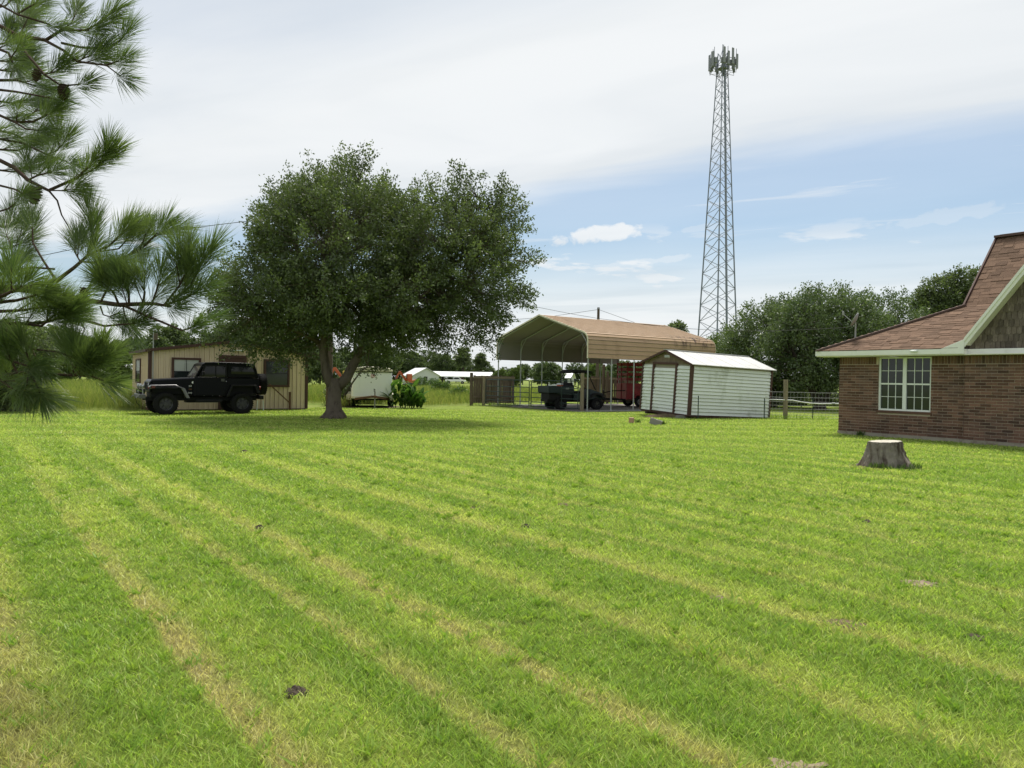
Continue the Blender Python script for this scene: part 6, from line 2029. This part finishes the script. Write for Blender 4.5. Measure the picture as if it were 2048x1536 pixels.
# ------------------------------------------------------------------ cell tower
def cell_tower():
    D = 116.0
    b = at(1434.7, 660, D)
    T = thing('cell_tower', (b.x, D, 0), 0, 'tall grey lattice cell tower with antenna panels at its top', 'tower')
    K = MATS
    ang = [rad(14), rad(134), rad(-106)]
    HT = 54.2
    R = lambda z: 3.40 - .0585 * (z - 9.9)
    node = lambda i, z: Vector((R(z) * math.cos(ang[i]), R(z) * math.sin(ang[i]), z))
    zs = [0.0]
    while zs[-1] < HT - 1.2:
        zs.append(zs[-1] + 2.95 - 1.35 * (zs[-1] / HT))
    zs[-1] = HT
    for i in range(3):
        mb = MB(); mb.tube([node(i, -.3 if z == 0 else z) for z in (0, 10, 20, 30, 40, HT)], [.13, .125, .115, .10, .085, .07], 8); mb.build('leg', K['tower_steel'], T)
        MB().box(-.5, .5, -.5, .5, -.4, .25).build('footing', K['slab'], T).location = node(i, 0)
    for a, c in zip(zs[:-1], zs[1:]):
        w = .085 - .03 * a / HT
        for i in range(3):
            j = (i + 1) % 3
            MB().bar(node(i, a), node(j, c), w).build('brace', K['tower_steel'], T)
            MB().bar(node(j, a), node(i, c), w).build('brace', K['tower_steel'], T)
    # cable ladder up one face
    mid = lambda z: (node(2, z) + node(0, z)) / 2 + Vector((0, .12, 0))
    MB().tube([mid(z) for z in (0, 13, 26, 39, HT - 1)], .18, 4).build('cable_bundle', K['tower_steel'], T)
    # head frame and panels
    hd = bpy.data.objects.new('antenna_mount', None); COL.objects.link(hd); hd.parent = T
    for s, az in enumerate((-62, 58, 178)):
        a = rad(az)
        u = Vector((math.cos(a), math.sin(a), 0)); v = Vector((-math.sin(a), math.cos(a), 0))
        for z in (HT - 2.6, HT - 1.4):
            MB().tube([u * .4 + Vector((0, 0, z)), u * 1.5 + Vector((0, 0, z))], .05, 6).build('boom', K['tower_steel'], hd)
            MB().tube([u * 1.5 - v * 1.45 + Vector((0, 0, z)), u * 1.5 + v * 1.45 + Vector((0, 0, z))], .05, 6).build('face_pipe', K['tower_steel'], hd)
        for k, t in enumerate((-1.35, -.45, .45, 1.35)):
            p = u * 1.62 + v * t
            h = (2.5, 2.1, 2.5, 2.3)[k]
            MB().tube([p + Vector((0, 0, HT - 3.2)), p + Vector((0, 0, HT + .2))], .045, 6).build('mount_pipe', K['tower_steel'], hd)
            z0 = HT - 1.95 - h / 2 + (.55, .3, .75, .1)[(k + s) % 4]
            M = Matrix.Translation(p + u * .18 + Vector((0, 0, z0))) @ Matrix.Rotation(a, 4, 'Z')
            an = MB().box(-.09, .09, -.19, .19, 0, h, M).build('antenna_panel', K['antenna'], hd, bevel=.03)
            MB().tube([p + u * .15 + Vector((0, 0, z0)), p + u * .05 + Vector((0, 0, z0 - .5)), p * .6 + Vector((0, 0, HT - 3.4)), p * .25 + Vector((0, 0, HT - 4.0))], .035, 5).build('jumper_cable', K['cable'], hd)
            MB().box(-.20, .20, -.20, .20, 0, .8, Matrix.Translation(p - u * .25 + Vector((0, 0, HT - 2.5 + .2 * (k % 2)))) @ Matrix.Rotation(a, 4, 'Z')).build('radio_unit', K['antenna'], hd)
    MB().tube([(0, 0, HT - 2), (0, 0, HT + 1.2)], .06, 6).build('lightning_rod', K['tower_steel'], hd)
    MB().lathe([(.75, HT - 2.75), (.75, HT - 2.65)], n=12).build('platform', K['tower_steel'], hd)


cell_tower()


# ------------------------------------------------------------------ poles and wires
def util_pole(px, top, D, label, arm=True):
    p = at(px, top, D)
    P = thing('utility_pole', (p.x, D, 0), 0, label, 'pole', 'wooden utility poles')
    MB().tube([(0, 0, -.3), (0, 0, p.z)], [.15, .10], 10).build('pole', MATS['pole_wood'], P)
    MB().lathe([(.03, 0), (.05, .03), (.03, .10)], c=(0, -.12, p.z - .15), n=8).build('insulator', MATS['galv'], P)
    MB().lathe([(.11, p.z - .9), (.11, p.z - .86)], n=10).build('band', MATS['galv'], P)
    return p


pa = util_pole(1197, 615, 58.0, 'dark wooden utility pole sticking up behind the carport roof')
pb = util_pole(664, 428, 33.0, 'wooden utility pole mostly hidden behind the large oak')
pc = util_pole(712, 640, 78.0, 'far utility pole hidden behind the oak crown')


def wire(pts, r, label):
    mb = MB(); mb.tube(pts, r, 5, cap=False)
    tag(mb.build('overhead_wire', MATS['wire']), label, 'wire', 'overhead wires')


def W3(pts, D0, D1):
    x0, x1 = pts[0][0], pts[-1][0]
    return [at(x, y, D0 + (D1 - D0) * (x - x0) / (x1 - x0)) for x, y in pts]


wire(W3([(664, 430), (760, 488), (860, 540), (960, 580), (1053, 610), (1144, 628), (1197, 637), (1290, 649), (1370, 657), (1420, 660), (1500, 662), (1600, 660), (1694, 655), (1708, 650)], 33.0, 21.9), .007, 'drop wire running from the oak over the carport to the house roof')
wire(W3([(664, 430), (590, 434), (515, 440), (430, 450), (345, 462), (200, 487), (-150, 560)], 33.0, 29.0), .014, 'overhead wire between the oak crown and the pine boughs')
wire(W3([(1197, 619), (1150, 626), (1100, 633), (1020, 640), (900, 645), (800, 645), (712, 643)], 58.0, 78.0), .016, 'thin wire running left from the utility pole behind the carport')
wire(W3([(1197, 619), (1225, 629), (1266, 644), (1330, 670), (1400, 700)], 58.0, 56.0), .014, 'thin wire descending right from the utility pole behind the carport')
# mast that takes the falling wire
e = at(1400, 700, 56.0)
sm = thing('wire_post', (e.x, 56.0, 0), 0, 'low wooden service post hidden behind the carport', 'post')
MB().tube([(0, 0, -.2), (0, 0, e.z + .1)], .09, 8).build('pole', MATS['pole_wood'], sm); MB().lathe([(.05, 0), (.07, .04), (.04, .12)], c=(0, 0, e.z + .1), n=8).build('cap', MATS['galv'], sm)


# ------------------------------------------------------------------ the far buildings
def gable_building(name, label, loc, rz, W_, L, ze, zr, wall, roof, open_front=False, cat='building'):
    B = thing(name, loc, rz, label, cat)
    K = MATS
    if open_front:
        for x in (0.1, W_ * .33, W_ * .66, W_ - .1):
            for y in (0.1, L - .1):
                MB().box(x - .08, x + .08, y - .08, y + .08, -.1, ze).build('post', K['wood_grey'], B)
        MB().box(0, W_, L * .5, L * .5 + .15, 0, ze).build('back_wall', K[wall], B)
    else:
        MB().prism([(0, -.1), (W_, -.1), (W_, ze), (W_ / 2, zr - .08), (0, ze)], 0, L).build('wall', K[wall], B)
        for i in range(3):
            y = L * (.2 + .3 * i)
            w = MB().box(-.03, -.003, y - .4, y + .4, ze * .4, ze * .8).build('window', K['window_glass'], B)
            MB().box(-.05, -.031, y - .45, y + .45, ze * .8, ze * .85).build('lintel', K['frame_white'], w)
        dd = MB().box(W_ * .4, W_ * .55, -.03, -.003, 0, ze * .85).build('door', K['far_dark'], B)
        MB().box(W_ * .38, W_ * .4, -.04, -.004, 0, ze * .88).build('door_frame', K['frame_white'], dd)
    e = .35
    dz = (zr - ze) / (W_ / 2)
    for s in (0, 1):
        X = (lambda x: x) if s == 0 else (lambda x: W_ - x)
        mb = MB()
        mb.hexa([(X(-e), -e, ze - e * dz), (X(W_ / 2), -e, zr), (X(W_ / 2), L + e, zr), (X(-e), L + e, ze - e * dz), (X(-e), -e, ze - e * dz + .07), (X(W_ / 2), -e, zr + .07), (X(W_ / 2), L + e, zr + .07), (X(-e), L + e, ze - e * dz + .07)])
        r = mb.build('roof', K[roof], B)
        MB().box(*sorted((X(-e - .05), X(-e - .005))), -e, L + e, ze - e * dz - .1, ze - e * dz + .04).build('fascia', K['frame_white'], r)
    return B


gable_building('gabled_barn', 'pale gabled building with white metal roof far across the field', (at(826, 768, 150).x, 150, 0), rad(24), 5.6, 8.0, 1.95, 3.45, 'far_pale', 'far_roof')
ob = gable_building('far_carport', 'long open carport with white metal roof far across the field', (at(982, 768, 190).x, 188, 0), rad(90), 7.5, 15.0, 1.95, 3.1, 'far_brick', 'far_roof', open_front=True, cat='carport')
gable_building('far_house', 'far low house with grey metal roof left of the metal building', (at(290, 757, 150).x, 150, 0), rad(82), 7.0, 10.5, 2.1, 3.5, 'far_dark', 'far_roof', cat='house')
gable_building('far_cottage', 'far white cottage seen under the canopy of the utility vehicle', (at(1140, 768, 140).x, 140, 0), rad(75), 4.0, 4.5, 2.0, 3.0, 'far_pale', 'far_roof', cat='house')


def pickup():
    c = at(911, 767, 183)
    P = thing('pickup_truck', (c.x, 183, 0), rad(4), 'white pickup truck parked under the far carport', 'truck')
    K = MATS
    MB().box(-2.6, -.5, -.85, .85, .55, 1.05).build('bed', K['truck_white'], P, bevel=.06)
    MB().prism([(-.55, .55), (2.6, .55), (2.6, .95), (1.5, 1.10), (-.55, 1.12)], -.88, .88).build('body', K['truck_white'], P, bevel=.06)
    MB().prism([(-.55, 1.10), (-.45, 1.72), (.75, 1.74), (1.5, 1.10)], -.78, .78).build('cab', K['truck_white'], P, bevel=.06)
    for s in (-1, 1):
        MB().prism([(-.40, 1.18), (-.34, 1.62), (.68, 1.63), (1.2, 1.18)], *sorted((s * .782, s * .80))).build('side_window', K['auto_glass'], P)
        for x in (-1.7, 1.7):
            wheel(P, x, s * .78, .38, .38, .24, s, rim='steel', tread=False)
        MB().box(2.6, 2.63, s * .6 - .15, s * .6 + .15, .72, .9).build('headlight', K['lamp_glass'], P)
    MB().box(2.6, 2.72, -.85, .85, .48, .66).build('bumper', K['chrome'], P)


pickup()


def excavator(loc, rz, label, sc, second):
    E = thing('excavator', loc, rz, label, 'excavator', 'orange machines across the field')
    E.scale = (sc,) * 3
    K = MATS
    for s in (-1, 1):
        poly = [(-1.1, .0), (1.1, 0), (1.35, .2), (1.35, .4), (1.1, .6), (-1.1, .6), (-1.35, .4), (-1.35, .2)]
        MB().prism(poly, *sorted((s * .55, s * .95))).build('track', K['black_plastic'], E, bevel=.04)
    MB().box(-.8, .8, -.55, .55, .2, .7).build('undercarriage', K['black_plastic'], E)
    MB().box(-1.4, .7, -.8, .8, .75, 1.35).build('upper_body', K['orange_paint'], E, bevel=.08)
    MB().box(-.2, .8, .05, .8, 1.35, 2.5).build('cab', K['orange_paint'] if not second else K['yellow_paint'], E, bevel=.08)
    MB().box(.0, .815, .12, .74, 1.55, 2.35).build('cab_window', K['auto_glass'], E)
    MB().bar((.6, -.3, 1.1), (2.0, -.3, 2.9), .3, .4).build('boom', K['orange_paint'], E)
    MB().bar((1.95, -.3, 2.95), (2.7, -.3, 1.6), .24, .32).build('stick', K['orange_paint'], E)
    MB().prism([(2.5, 1.6), (2.95, 1.5), (2.9, 1.05), (2.5, .9), (2.3, 1.2)], -.7, .1).build('bucket', K['rust'], E, bevel=.03)
    MB().box(-1.5, -1.1, -.75, .75, .8, 1.5).build('counterweight', K['red_lamp'] if second else K['orange_paint'], E, bevel=.08)


excavator((at(820, 767, 112).x, 112, 0), rad(205), 'orange excavator in front of the pale gabled building', .80, False)
excavator((at(697, 767, 88).x, 88, 0), rad(190), 'orange and red machine seen through the fork of the oak trunk', .85, True)
